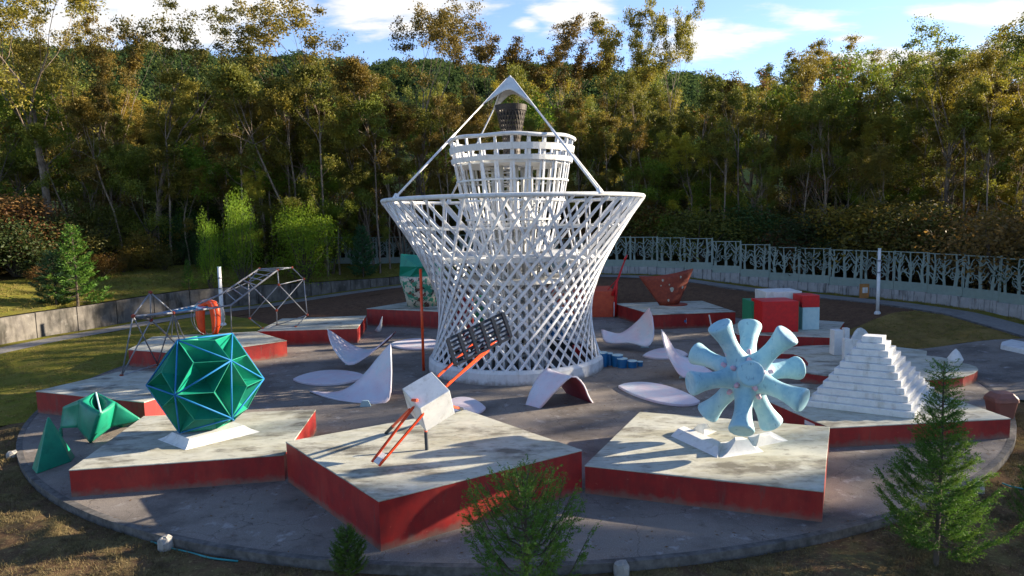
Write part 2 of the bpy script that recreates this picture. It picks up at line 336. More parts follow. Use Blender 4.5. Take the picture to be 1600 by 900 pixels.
# ------------------------------------------------------------------ terrain
def struct(o): return tag(o, kind='structure')
rgn = random.Random(5)
def vnoise(x, y):
    s = 0
    for k, (a, b, c, w) in enumerate(((.9, .4, 1, .5), (-.5, 1.3, 2, .35), (2.3, 1.1, .3, .2), (1.7, -2.9, 4, .14), (4.1, 3.3, 1, .08), (-3.7, 5.9, 2, .06), (7.9,-4.3,.5,.05), (9.1,8.3,2.5,.04))):
        s += w*math.sin(a*x+b*y+c+1.3*math.sin(.7*b*x-.6*a*y))
    return s
def sector(name, mt, t0, t1, rs, nt, dz=0, rough=0, smooth=True):
    v = []; f = []; nr = len(rs)
    for i in range(nt+1):
        th = t0+(t1-t0)*i/nt; c, s_ = math.cos(math.radians(th)), math.sin(math.radians(th))
        for r in rs:
            x, y = PC[0]+r*c, PC[1]+r*s_
            z = hfun(th, r)+dz
            if rough: z += rough*vnoise(x, y)*ss((r-rs[0]-.1)/.8)
            v.append((x, y, z))
    for i in range(nt):
        for j in range(nr-1):
            a = i*nr+j; f.append((a, a+1, a+nr+1, a+nr))
    return struct(ob(name, np.array(v), np.array(f), mt, smooth=smooth))
RIM = 25.72
far = list(np.geomspace(62, 2000, 56))
ring_a = list(np.linspace(RIM-.2, 33.6, 16))
# the one ground sheet under everything, sunk a little where finer sheets lie on it
def gsheet():
    rs = [0, 10, 20, 25.3]+list(np.linspace(26, 60, 60))+far; nt = 360; v = []; f = []; nr = len(rs)
    for i in range(nt):
        th = i*360/nt; c, s_ = math.cos(math.radians(th)), math.sin(math.radians(th))
        for r in rs:
            z = hfun(th, r)-(.5 if r < 25.9 else .10)
            v.append((PC[0]+r*c, PC[1]+r*s_, z))
    for i in range(nt):
        for j in range(nr-1):
            a = i*nr+j; b = ((i+1) % nt)*nr+j; f.append((a, a+1, b+1, b))
    me = ob('ground', np.array(v), np.array(f), M['forestfloor'], smooth=True)
    return struct(me)
gsheet()
sector('hill', M['hill'], 20, 175, [104]+[r for r in far if r > 106], 150, .02)
# plaza slab: a paved disc with a concrete rim
b = B(); b.lathe([(PR-.22, -.5), (PR-.22, -.02), (0.01, -.02)][::-1], (PC[0], PC[1], 0), 160)
b = B()
b.add([(PC[0]+(PR-.2)*math.cos(t), PC[1]+(PR-.2)*math.sin(t), 0) for t in np.linspace(0, 2*math.pi, 180, endpoint=False)], [tuple(range(180))])
struct(b.ob('pavement', M['pave']))
kb = B(); kb.lathe([(PR-.2, -.6), (PR+.02, -.6), (PR+.02, .012), (PR-.2, .012)], (PC[0], PC[1], 0), 180, closed=True)
struct(kb.ob('kerb', M['kerb']))
sector('exit_pavement', M['pave'], -24, 3, list(np.linspace(PR+.02, 60, 30)), 24, .0)
sector('right_lawn', M['drylawn'], 3, 19, list(np.linspace(PR+.02, 33.7, 20)), 20, .0, .03)
sector('berm', M['berm'], 19, 141, list(np.linspace(PR+.02, 33.7, 22)), 150, .0, .05)
sector('left_lawn', M['lawn'], 141, 206, list(np.linspace(PR+.02, 37.3, 26)), 90, .0, .04)
sector('left_path', M['path'], 108, 215, [37.3, 38.5, 39.6], 90, .015)
sector('back_path', M['path'], 92, 108, [33.7, 35, 37.3, 39.6], 20, .012)
sector('left_verge_slope', M['berm'], 108, 141, [33.7, 35, 36.2, 37.3], 40, .0, .03)
sector('right_path', M['path'], 3, 92, [33.7, 34.6, 35.6, 36.6], 90, .015)
sector('right_verge', M['lawn'], 3, 92, [36.6, 37.2, 37.9], 90, .0, .03)
sector('left_verge', M['lawn'], 92, 215, [39.6, 40.2, 40.85], 100, .0, .03)
sector('upper_lawn', M['lawn'], 98, 214, list(np.linspace(41.5, 54, 22)), 110, .03, .10)
sector('front_ground', M['dirt'], 206, 336, list(np.linspace(PR+.03, 44, 110)), 420, .0, .13)
lk = B()
for a in np.linspace(3, 60, 40):
    pass
# kerb line between the right lawn and the path
v = []; f = []
A_ = np.linspace(3.2, 58, 90)
for a in A_:
    for (r, dz) in ((33.55, -.1), (33.55, .10), (33.72, .10), (33.72, -.1)):
        v.append((PC[0]+r*math.cos(math.radians(a)), PC[1]+r*math.sin(math.radians(a)), hfun(a, r)+dz))
for i in range(len(A_)-1):
    for j in range(4): f.append((i*4+j, i*4+(j+1) % 4, i*4+4+(j+1) % 4, i*4+4+j))
struct(ob('path_kerb', v, f, M['kerb']))
# ------------------------------------------------------------------ retaining wall (left) and fence with its low wall (right)
def arc_block(t0, t1, r0, r1, zb, h0, h1, n=3):
    v = []; f = []
    for i in range(n+1):
        th = t0+(t1-t0)*i/n; c, s_ = math.cos(math.radians(th)), math.sin(math.radians(th)); h = h0+(h1-h0)*i/n; z = zo(th)
        for r, zz in ((r0, z-.3), (r0+.02, z+h), (r1, z+h), (r1, z-.3)): v.append((PC[0]+r*c, PC[1]+r*s_, zz))
    for i in range(n):
        for j in range(4): f.append((i*4+j, i*4+4+j, i*4+4+(j+1) % 4, i*4+(j+1) % 4))
    f += [(3, 2, 1, 0), tuple(n*4+j for j in range(4))]
    return v, f
rw_ = thing('retaining_wall', 'stained grey concrete retaining wall curving below the raised left lawn', 'wall', (PC[0]-35, PC[1]+20, 0))
th = 98.
while th < 214:
    w = 3.2 if th < 125 else 5.0
    t1 = th+w
    ra, rb = rwall(th)-.02, rwall(th)+.30
    v, f = arc_block(th+.04, t1-.04, rwall((th+t1)/2)-.05, rwall((th+t1)/2)+.32, 0, wallh(th)+.06, wallh(t1)+.06)
    o = ob('wall_segment', v, f, M['concrete'], rw_); bevel(o, .02)
    th = t1
def fence_panel(seed, wid, hgt=3.4, band=.78):
    """a laser-cut sheet: solid foot band, frame, wavy trunks and curved twigs with slots between (local x along, z up)"""
    r = random.Random(seed); b = B(); T = .06
    b.box((wid/2, 0, band/2), (wid, T, band)); b.box((wid/2, 0, hgt-.04), (wid, T, .08))
    for x in (.05, wid-.05): b.box((x, 0, (band+hgt)/2-.02), (.10, T*.96, hgt-band-.08))
    def ribbon(pts, ws):
        for (p, q), (w0, w1) in zip(zip(pts, pts[1:]), zip(ws, ws[1:])):
            p = np.array(p); q = np.array(q); d = q-p; n = np.array([-d[1], d[0]])/(np.hypot(*d)+1e-6)
            t = T*.42
            quad = [p-n*w0/2, q-n*w1/2, q+n*w1/2, p+n*w0/2]
            b.prism([(c[0], -t, c[1]) for c in quad], [(c[0], t, c[1]) for c in quad])
    n = max(3, int(round(wid/.95))); xs = [(i+.5)*wid/n+r.uniform(-.12, .12) for i in range(n)]
    for x in xs:
        zz = np.linspace(band-.05, hgt-.05, 8); w0 = r.uniform(.16, .24)
        pts = [(x+.06*math.sin(z*2.1+seed+x*3), z) for z in zz]; ribbon(pts, [w0*(1.35-.75*ss(i/7)) for i in range(8)])
        for k in range(9):                                # twigs
            z0 = band+(hgt-band)*r.uniform(.02, .75); s_ = r.choice((-1, 1)); ln = r.uniform(.35, .75); up = r.uniform(.25, .9)
            q = [(x+s_*ln*t, z0+up*(t**r.choice((.6, 1, 1.7)))) for t in (0, .33, .66, 1)]
            q = [(min(wid-.05, max(.05, a)), min(hgt-.05, c)) for a, c in q]; ribbon(q, [.085, .07, .06, .05])
        for k in range(2):                                # leaf loops
            cx, cz, rr = x+r.uniform(-.4, .4), r.uniform(band+.35, hgt-.4), r.uniform(.2, .34)
            q = [(min(wid-.05, max(.05, cx+rr*math.cos(a))), cz+rr*1.3*math.sin(a)) for a in np.linspace(0, 2*math.pi, 9)]; ribbon(q, [.05]*9)
    return mesh('fence_panel', np.array(b.v), b.f)
fn = thing('metal_fence', 'sage grey laser cut metal fence stepping down along the low plaster wall', 'fence', (PC[0]+30, PC[1]+22, 0))
fw = thing('fence_wall', 'low streaked white plaster wall under the sage metal fence', 'wall', (PC[0]+30, PC[1]+21, 0))
PM = {}
def panel_at(p, q, z, v_):
    d = q-p; w = float(np.hypot(*d)); key = (v_, round(w, 1))
    if key not in PM:
        PM[key] = fence_panel(v_*7+3, w-.03); PM[key].materials.append(M['fence'])
    o = inst(PM[key], 'fence_panel', fn, np.array([p[0], p[1], z])-ORG[fn.name], (0, 0, math.atan2(d[1], d[0])))
    return o
k = 0; th = -32.
RF = 38.18
while th < 82:
    t1 = th+4.6
    P = np.array([PC[0]+RF*math.cos(math.radians(th)), PC[1]+RF*math.sin(math.radians(th))]); Q = np.array([PC[0]+RF*math.cos(math.radians(t1)), PC[1]+RF*math.sin(math.radians(t1))])
    zt = max(zo(th), zo(t1))
    zp = max(zo(th+.1), zo(t1))+.86 - .02*(k % 3)
    panel_at(P, Q, zp-.02, k % 4)
    b = B(); b.box((P[0]*1.0+(P[0]-PC[0])/RF*.07, P[1]+(P[1]-PC[1])/RF*.07, zp+1.7), (.10, .10, 3.5), math.radians(th)); b.ob('post', M['fence'], fn)
    for h_ in range(3):
        a, c = th+(t1-th)*h_/3, th+(t1-th)*(h_+1)/3
        v, f = arc_block(a+.03, c-.03, RF-.20-.01*((h_*7+k) % 2), RF+.16, 0, zp-zo(a)-.01*h_, zp-zo(c)-.01*h_, 1)
        o = ob('wall_block', v, f, M['fwall'], fw); bevel(o, .015)
    k += 1; th = t1
# back run of the fence behind the tower and on the raised lawn
run = [np.array([PC[0]+RF*math.cos(math.radians(82)), PC[1]+RF*math.sin(math.radians(82))]), np.array([-5, 87.]), np.array([-14, 88.5]), np.array([-24, 87.])]
bf = thing('back_fence', 'grey metal fence on the raised lawn left of the tower, in deep shade', 'fence', (-15, 88, 4))
for i in range(3):
    p, q = run[i], run[i+1]; n = max(1, int(np.hypot(*(q-p))/3.05))
    for j in range(n):
        a = p+(q-p)*j/n; c = p+(q-p)*(j+1)/n; d = c-a; w = float(np.hypot(*d)); key = (j % 4, round(w, 1))
        if key not in PM: PM[key] = fence_panel((j % 4)*7+3, w-.03); PM[key].materials.append(M['fence'])
        z = max(gz(*a), gz(*c))+.05
        inst(PM[key], 'fence_panel', bf, np.array([a[0], a[1], z])-ORG[bf.name], (0, 0, math.atan2(d[1], d[0])))
# ------------------------------------------------------------------ platforms
def platform(px, z, label, wpts=None, sidem='red', group='red sided star platforms of the plaza', name='platform'):
    pts = wpts if wpts is not None else [G(a, b_, z)[:2] for a, b_ in px]
    pts = [np.asarray(p, float) for p in pts]
    ar = sum(a[0]*c[1]-a[1]*c[0] for a, c in zip(pts, pts[1:]+pts[:1]))
    if ar < 0: pts = pts[::-1]
    c = np.mean(pts, axis=0); t = thing(name, label, 'platform', (c[0], c[1], 0), group)
    s = B(); s.prism([(p[0], p[1], -.15) for p in pts], [(p[0], p[1], z-.045) for p in pts]); s.ob('side_wall', M[sidem], t)
    out = [p+(p-c)/np.linalg.norm(p-c)*.025 for p in pts]
    s = B(); s.prism([(p[0], p[1], z-.045) for p in out], [(p[0], p[1], z) for p in out]); bevel(s.ob('top_slab', M['top'], t), .012)
    return t
P = {}
P[1] = platform(None, .95, 'red sided platform at lower left carrying the large green faceted ball', [(-14.94, 22.15), (-8.12, 23.22), (-8.62, 28.91), (-15.81, 28.47)])
P[2] = platform(None, 1.45, 'tall red sided platform at front centre under the white tilted cube', [(-7.97, 23.11), (-3.74, 17.9), (2.16, 21.62), (-1.97, 26.65)])
P[3] = platform(None, .95, 'red sided platform at front right carrying the pale blue spiky ball', [(2.26, 21.57), (8.9, 19.11), (11.84, 25.03), (5.18, 27.54)])
P[4] = platform(None, .8, 'red sided platform at the right carrying the white stepped pyramid', [(12.05, 25.42), (19.45, 26.1), (18.9, 31.4), (12.82, 32.3), (11.09, 29.64)])
P[12] = platform(None, 1.1, 'red sided platform at far left under the left end of the climbing frame', [(-23.38, 32.76), (-16.75, 30.24), (-14.9, 35.4), (-21.48, 37.2)])
P[11] = platform(None, 1.1, 'red sided platform behind the green ball carrying the orange arch', [(-24.9, 43.6), (-19.93, 41.6), (-15.35, 45.74), (-18.97, 49.89), (-25.9, 48.6)])
P[10] = platform(None, 1.12, 'red sided platform at back left under the climbing dome', [(-18.9, 50.0), (-11.59, 50.28), (-12.36, 57.15), (-19.2, 56.4)])
P[9] = platform([(573, 482), (700, 487), (760, 476), (640, 471)], 1.5, 'red sided platform behind the tower carrying the camouflage vase')
P[7] = platform([(961, 474), (1021, 491.5), (1149, 487), (1097, 470)], 1.2, 'red sided platform at the back carrying the rusty red fan shape')
P[6] = platform([(1137, 511), (1152, 522), (1301, 527), (1319, 503), (1180, 494)], 1.0, 'red sided platform at back right carrying the painted cubes')
p5 = [(1251, 581), (1292, 587), (1360, 591), (1410, 593), (1444, 593.5), (1480, 591), (1505, 588), (1521, 583), (1528, 577.5), (1525, 573), (1515, 569.5), (1500, 566), (1471, 558), (1447, 555.5), (1448, 548.5), (1435, 546),
      (1400, 542), (1370, 540), (1300, 539), (1257, 540), (1231, 543.5), (1218, 547), (1215, 550), (1222, 552), (1240, 552.5), (1256, 558), (1264, 567), (1262, 573), (1255, 577.5)]
def smooth_poly(pts): return pts
P[5] = platform(p5, .55, 'low curving platform with rounded red edge at the right carrying small white shapes')
# ------------------------------------------------------------------ the white lattice tower
TX, TY = .16, 41.5
tw_ = thing('lattice_tower', 'tall white waisted lattice tower with pointed canopy in the middle of the plaza', 'tower', (TX, TY, 0))
T0 = np.array([TX, TY, 0])
H0, H1, RB, RT, PHI = .55, 10.1, 5.12, 7.72, math.radians(80)
b = B(); b.lathe([(5.02, -.1), (5.38, -.1), (5.34, .62), (5.22, .78), (5.02, .78)], T0, 96, closed=True); b.ob('base_ring', M['white'], tw_, smooth=False)
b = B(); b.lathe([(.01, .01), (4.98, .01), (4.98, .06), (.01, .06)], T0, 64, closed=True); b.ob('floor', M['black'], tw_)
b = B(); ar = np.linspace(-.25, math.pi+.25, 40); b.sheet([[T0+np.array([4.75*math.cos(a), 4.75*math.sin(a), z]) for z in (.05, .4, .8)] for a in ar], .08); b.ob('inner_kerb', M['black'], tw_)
def lat(sgn, off):
    a = np.array([RB+off, 0, H0]); c = np.array([(RT+off)*math.cos(PHI), sgn*(RT+off)*math.sin(PHI), H1]); mid = (a+c)/2
    bb = B(); n = 1; bb.bar(a, c, .15, .065, np.array([mid[0], mid[1], 0])); me = mesh('bar', np.array(bb.v), bb.f); me.materials.append(M['bar']); return me
NB = 44
for sg, off in ((1, .06), (-1, -.06)):
    me = lat(sg, off)
    for i in range(NB): inst(me, 'lattice_bar', tw_, (0, 0, 0), (0, 0, 2*math.pi*(i+.25*(sg < 0))/NB))
def hr(z):
    t = (z-H0)/(H1-H0); a = np.array([RB, 0.]); c = np.array([RT*math.cos(PHI), RT*math.sin(PHI)]); return float(np.hypot(*(a+(c-a)*t)))
b = B(); b.tube([T0+np.array([7.74*math.cos(t), 7.74*math.sin(t), 10.16]) for t in np.linspace(0, 2*math.pi, 73)], .12, 8, False); b.ob('top_rail', M['white'], tw_, True)
for z, hgt in ((8.45, .12), (6.65, .26)):
    r = hr(z); b = B(); b.lathe([(r-.30, z), (r-.16, z), (r-.16, z+hgt), (r-.30, z+hgt)], T0, 64, closed=True); b.ob('hoop', M['white'], tw_)
b = B(); b.lathe([(1.8, 5.25), (3.2, 5.25), (3.2, 5.5), (1.8, 5.5)], T0, 48, closed=True); b.ob('gallery', M['white'], tw_)
b = B(); b.lathe([(2.1, 6.75), (4.0, 6.75), (4.0, 6.95), (2.1, 6.95)], T0, 48, closed=True); b.ob('gallery', M['white'], tw_)
for i in range(16):
    a = 2*math.pi*i/16; e = np.array([math.cos(a), math.sin(a), 0]); b = B(); b.bar(T0+e*3.9+np.array([0, 0, 6.85]), T0+e*(hr(6.75)-.2)+np.array([0, 0, 6.85]), .12, .12, (0, 0, 1)); b.ob('spoke', M['white'], tw_)
# inner basket
prof = [(0.0, 2.0), (2, 1.85), (4, 1.8), (6, 2.05), (8, 2.55), (10.2, 3.1), (12, 3.42), (13.6, 3.68)]
def ir(z): return float(np.interp(z, [p[0] for p in prof], [p[1] for p in prof]))
def rib(tilt, w, t, off):
    bb = B(); zs = [0.05, 2, 4, 6, 8, 10.2, 12, 13.55]; pts = []
    for z in zs:
        a = tilt*(14-z)/7; r = ir(z)+off; pts.append(np.array([r*math.cos(a), r*math.sin(a), z]))
    q = []
    for i, p in enumerate(pts):
        rad = np.array([p[0], p[1], 0]); rad /= np.linalg.norm(rad); tg = np.array([-rad[1], rad[0], 0])
        q.append([p+tg*w/2*x+rad*t/2*y for x, y in ((-1, -1), (1, -1), (1, 1), (-1, 1))])
    for c, d in zip(q, q[1:]): bb.prism(c, d)
    me = mesh('rib', np.array(bb.v), bb.f); me.materials.append(M['bar']); return me
for tilt, off, n, ph in ((.075, .0, 24, 0), (-.075, -.09, 24, 0)):
    me = rib(tilt, .13, .06, off)
    for i in range(n): inst(me, 'rib', tw_, (0, 0, 0), (0, 0, 2*math.pi*i/n+ph))
b = B(); b.tube([T0+np.array([3.74*math.cos(t), 3.74*math.sin(t), 13.60+.03*math.sin(t*7)]) for t in np.linspace(0, 2*math.pi, 61)], .11, 8, False); b.ob('top_rail', M['white'], tw_, True)
for z, hgt in ((12.80, .36), (12.24, .27)):
    r = ir(z); b = B(); b.lathe([(r+.06, z), (r+.14, z), (r+.20, z+hgt), (r+.12, z+hgt)], T0, 60, closed=True); b.ob('hoop', M['white'], tw_)
for z in (11.15, 10.0, 8.9):
    r = ir(z)+.04; b = B(); b.lathe([(r, z), (r+.06, z), (r+.06, z+.10), (r, z+.10)], T0, 60, closed=True); b.ob('hoop', M['white'], tw_)
b = B(); b.lathe([(.9, 12.1), (3.36, 12.1), (3.36, 12.25), (.9, 12.25)], T0, 48, closed=True); b.ob('deck', M['white'], tw_)
b = B(); b.lathe([(1.0, 8.6), (2.5, 8.6), (2.5, 8.75), (1.0, 8.75)], T0, 48, closed=True); b.ob('deck', M['white'], tw_)
b = B(); b.lathe([(.16, .05), (.16, 12.6)], T0, 16); b.ob('column', M['white'], tw_, True)
for i in range(8):
    a = 2*math.pi*i/8+.2; e = T0+np.array([1.15*math.cos(a), 1.15*math.sin(a), 0]); b = B(); b.tube([e+np.array([0, 0, .05]), e+np.array([0, 0, 12.1])], .13, 8); b.ob('column', M['white'], tw_, True)
for i in range(46):                                       # spiral stair
    a = i*.36; z = .3+i*.26; b = B(); e = np.array([math.cos(a), math.sin(a), 0]); b.bar(T0+e*.16+np.array([0, 0, z]), T0+e*1.75+np.array([0, 0, z]), .42, .06, (0, 0, 1)); b.ob('stair_tread', M['white'], tw_)
b = B(); b.tube([T0+np.array([1.75*math.cos(t), 1.75*math.sin(t), .3+t/.36*.26+.9]) for t in np.linspace(0, 16, 90)], .05, 6); b.ob('handrail', M['white'], tw_, True)
# canopy on four legs
apex = D(797, 124, TY)-np.array([0, 0, 0]); AP = np.array([TX, TY, 17.45])
feet = [T0+np.array([7.74*math.cos(math.radians(a)), 7.74*math.sin(math.radians(a)), 10.25]) for a in (-55, 35, 125, 215)]
for ft in feet:
    b = B(); d = ft-AP; b.tube([AP+d*.03, AP+d*.5, AP+d*.5, AP+d], [.04, .04, .065, .065], 8); b.ob('canopy_leg', M['bar'], tw_, True)
    b = B(); b.tube([AP+d*.985+np.array([0, 0, .1]), ft-np.array([0, 0, .1])], [.12, .2], 8); b.ob('foot_bracket', M['bar'], tw_)
for i in range(4):
    a, c = feet[i]-AP, feet[(i+1) % 4]-AP; A = []
    for u in np.linspace(0, 1, 13):
        row = []
        L_ = .135+.12*(abs(2*u-1)**2.4)
        for w in np.linspace(0.02, 1, 7):
            row.append(AP+(a*(1-u)+c*u)*(L_*w))
        A.append(row)
    b = B(); b.sheet(A, .035); b.ob('canopy_sail', M['white'], tw_, True)
# dark perforated basket standing on the tower deck
fb = thing('fire_basket', 'dark metal perforated flared basket under the pointed canopy on the tower', 'basket', (TX, TY, 12.27))
FB = np.array([TX, TY, 0])
for j in range(12):
    z0 = 12.4+j*.27; z1 = z0+.27
    def fr(z): return .50+.02*(z-13.2)**2 if z < 13.5 else .50+.185*(z-13.5)**1.1
    for sg in (1, -1):
        b = B(); n = 26
        for i in range(n):
            a0 = 2*math.pi*i/n+.12*j*sg; a1 = a0+.12*sg
            b.bar(FB+np.array([fr(z0)*math.cos(a0), fr(z0)*math.sin(a0), z0]), FB+np.array([fr(z1)*math.cos(a1), fr(z1)*math.sin(a1), z1]), .07, .03, (math.cos(a0), math.sin(a0), 0))
        b.ob('lattice_band', M['dsteel'], fb)
b = B(); b.lathe([(.86, 15.35), (.92, 15.35), (.96, 15.68), (.90, 15.68)], FB, 40, closed=True); b.ob('rim', M['dsteel'], fb)
b = B(); b.lathe([(.5, 12.27), (.62, 12.27), (.62, 12.45), (.5, 12.45)], FB, 30, closed=True); b.ob('foot_ring', M['dsteel'], fb)
# blue stumps beside the tower, blue posts and red panels inside and behind it
for i, (xa, xb, yt, yb_) in enumerate([(934, 950, 551, 573), (948, 958, 552, 571), (957, 974, 555, 573), (965, 981, 560.5, 575), (981, 996, 564, 575), (996, 1005, 565, 572.5)]):
    c = G((xa+xb)/2, yb_); h = D((xa+xb)/2, yt, c[1])[2]; r = (xb-xa)/2/FOC*c[1]; c[1] += r*.5
    t = thing('stump', ['tallest blue stump against the foot of the white tower', 'narrow blue stump second from the tower', 'wide blue stump third from the tower', 'blue stump in front of the row, fourth from the tower', 'low blue stump fifth from the tower', 'smallest blue stump at the far end of the row'][i], 'stump', (c[0], c[1], 0), 'blue stepping stumps beside the tower')
    b = B(); b.lathe([(r*.96, 0), (r, h*.5), (r*1.03, h-.04)], c*np.array([1, 1, 0]), 14); b.ob('body', M['blue'], t)
    b = B(); b.lathe([(r*1.06, h-.04), (r*1.06, h)], c*np.array([1, 1, 0]), 14); b.ob('cap', M['pblue'], t)
for i, (px, py) in enumerate([(858, 472), (871, 480), (885, 490), (882, 505), (893, 520), (901, 530), (908, 543)]):
    Y = 50-.6*i; top = D(px, py, Y); r = .42
    t = thing('blue_post', 'tall blue round post seen through the tower lattice, step %s from the highest' % ['one', 'two', 'three', 'four', 'five', 'six', 'seven'][i], 'post', (top[0], top[1], 0), 'blue posts behind the tower lattice')
    b = B(); b.lathe([(r, 0), (r, top[2]-.05)], (top[0], top[1], 0), 14); b.ob('body', M['blue'], t)
    b = B(); b.lathe([(r*1.04, top[2]-.05), (r*1.04, top[2])], (top[0], top[1], 0), 14); b.ob('cap', M['white'], t)
for nm, xa, xb, yt, yb_, Y, mt, lb in [('red_box', 896, 926, 541, 577, 43.5, 'brred', 'low red box inside the foot of the tower at its right'), ('green_box', 740, 775, 462, 497, 52, 'brgreen', 'green painted box seen through the tower lattice'), ('red_screen', 722, 738, 465, 520, 50, 'red', 'narrow red screen seen through the lattice at the left'), ('grey_wall', 770, 862, 455, 500, 56, 'concrete', 'pale grey wall behind the tower lattice')]:
    a, c = D(xa, yb_, Y), D(xb, yt, Y); b = B(); b.box(((a[0]+c[0])/2, Y+.3, c[2]/2), (c[0]-a[0], .6, c[2])); o = b.ob(nm, M[mt], org=((a[0]+c[0])/2, Y+.3, 0)); tag(o, lb, 'panel' if 'wall' in nm or 'screen' in nm else 'box'); bevel(o, .02)
# ------------------------------------------------------------------ green faceted ball (dented rhombic body with blue rods)
ph = (1+5**.5)/2
IV = np.array([(0, a, b_*ph) for a in (1, -1) for b_ in (1, -1)]+[(a, b_*ph, 0) for a in (1, -1) for b_ in (1, -1)]+[(a*ph, 0, b_) for a in (1, -1) for b_ in (1, -1)], float); IV /= np.linalg.norm(IV[0])
EDG = [(i, j) for i in range(12) for j in range(i) if abs(IV[i]@IV[j]-1/5**.5) < 1e-3]
FAC = [(i, j, k_) for i in range(12) for j in range(i) for k_ in range(j) if (i, j) in EDG and (i, k_) in EDG and (j, k_) in EDG]
def rod_(w):
    w = np.asarray(w, float); t = np.linalg.norm(w); k_ = w/t; K = np.array([[0, -k_[2], k_[1]], [k_[2], 0, -k_[0]], [-k_[1], k_[0], 0]])
    return np.eye(3)+math.sin(t)*K+(1-math.cos(t))*K@K
C1 = np.array([-11.767, 25.684, 3.02]); RR1 = 2.046; V1 = IV@rod_((.188, .703, -1.712)).T
gb = thing('faceted_ball', 'large glossy green dented polyhedron ball with blue rods on a white plinth', 'sculpture', (C1[0], C1[1], 1.2))
for (i, j) in EDG:
    a, c = V1[i], V1[j]; ff = [f_ for f_ in FAC if i in f_ and j in f_]
    fc = [sum(V1[k_] for k_ in f_) for f_ in ff]; fc = [x/np.linalg.norm(x)*.885 for x in fc]
    mid = (a+c)/2; mid = mid/np.linalg.norm(mid)*.22
    ring = [a, fc[0], c, fc[1]]; v = []; f = []; n = 6
    for s_ in range(4):                                   # each of the 4 walls of the dent curves inwards
        p, q = ring[s_], ring[(s_+1) % 4]; base = len(v)
        for w in range(n+1):
            for u in range(n+1):
                e = p*(1-u/n)+q*(u/n); t = w/n; pt = e*(1-t)+mid*t
                pt = pt*(1-.16*math.sin(math.pi*t)*math.sin(math.pi*u/n)); v.append(C1+RR1*pt)
        for w in range(n):
            for u in range(n):
                x = base+w*(n+1)+u; f.append((x, x+1, x+n+2, x+n+1))
    # even winding outwards
    o = ob('dented_facet', v, f, M['green'], gb, True)
for f_ in FAC:
    fc = sum(V1[k_] for k_ in f_); fc = fc/np.linalg.norm(fc)*.888
    for k_ in f_: b = B(); b.tube([C1+RR1*V1[k_], C1+RR1*fc], .016, 5); b.ob('ridge_highlight', M['ridge_highlight'], gb)  # thin added tubes, an edge highlight painted along each ridge
for (i, j) in EDG:
    b = B(); b.tube([C1+RR1*V1[i]*1.005, C1+RR1*V1[j]*1.005], .032, 8); b.ob('rod', M['bluerod'], gb, True)
zb, zt = .95, 1.24
def plinth(base, top, zb, zt, label, nm='plinth', n=6, pw=1.7):
    base = [np.asarray(p, float)[:2] for p in base]; top = [np.asarray(p, float)[:2] for p in top]; c = np.mean(base, axis=0)
    rings = []; b = B(); k_ = len(base); sub = 6
    v = []; f = []
    for w in range(n+1):
        t = w/n; h = t**pw
        for i in range(k_):
            for s_ in range(sub):
                p = base[i]*(1-s_/sub)+base[(i+1) % k_]*(s_/sub); q = top[i]*(1-s_/sub)+top[(i+1) % k_]*(s_/sub)
                x = p*(1-t)+q*t; v.append((x[0], x[1], zb+(zt-zb)*h+(.0 if w else -.03)))
    m_ = k_*sub
    for w in range(n):
        for i in range(m_): f.append((w*m_+i, w*m_+(i+1) % m_, (w+1)*m_+(i+1) % m_, (w+1)*m_+i))
    f.append(tuple(n*m_+i for i in range(m_)))
    o = ob(nm, v, f, M['white'], org=(c[0], c[1], zb)); return tag(o, label, 'plinth')
b0, b1, b2 = G(243, 686.5, .95), G(288.5, 704, .95), G(410, 674.5, .95); b3 = b0+b2-b1
t0_, t1_, t2_ = G(269, 675, zt), G(296, 686, zt), G(381.5, 664.5, zt); t3_ = t0_+t2_-t1_
plinth([b0, b1, b2, b3], [t0_, t1_, t2_, t3_], .95, zt, 'low white flared plinth under the green faceted ball')
# small green shapes left of it
a0, a1, a2 = G(49.5, 732), G(57, 741), G(111.6, 721.5); a3 = a0+a2-a1; a3 = a2*.55+a0*.45+np.array([.25, .9, 0])
hz = D(75, 648, (a1[1]+a3[1])/2)
b = B(); b.add([a0, a1, a2, a3, (hz[0], hz[1], hz[2])], [(3, 2, 1, 0), (0, 1, 4), (1, 2, 4), (2, 3, 4), (3, 0, 4)]); o = b.ob('green_pyramid', M['green2'], org=(a1[0], a1[1], 0)); tag(o, 'plain green steep pyramid standing on the pavement at the far left', 'sculpture'); bevel(o, .03, 2)
FY = G(141, 692)[1]
sh = thing('folded_shell', 'green folded shell with an open pocket and blue strut beside the green pyramid', 'sculpture', G(141, 692))
K = dict(pk=D(150, 613.5, FY+1.5), ls=D(99, 636, FY+1.3), lt=D(94.5, 669, FY+1.0), ft=D(141, 692, FY), iv=D(157.5, 644.5, FY-.1), tl=D(124.5, 627, FY+.6), tr=D(180, 628.5, FY+.9), rt=D(220.5, 656, FY+1.2), rl=D(184, 671, FY+2.4), bot=D(152, 650, FY+1.6), lb=D(122, 668, FY+.6), rb=D(172, 668, FY+.7))
def patch(q, bulge, mt, par, nm='shell_panel', n=8):
    a, b_, c, d = [np.asarray(x, float) for x in q]; A = []
    nrm = np.cross(b_-a, d-a); nrm /= np.linalg.norm(nrm)+1e-9
    for i in range(n+1):
        u = i/n; A.append([a*(1-u)*(1-w)+b_*u*(1-w)+c*u*w+d*(1-u)*w+nrm*bulge*math.sin(math.pi*u)*math.sin(math.pi*w) for w in np.linspace(0.001, .999, n+1)])
    b = B(); b.sheet(A, .05); return b.ob(nm, mt, par, True)
patch([K['tl'], K['ls'], K['lt'], K['lb']], -.1, M['green2'], sh)
patch([K['iv'], K['tl'], K['lb'], K['ft']], .12, M['green2'], sh)
patch([K['tr'], K['iv'], K['ft'], K['rb']], .12, M['green2'], sh)
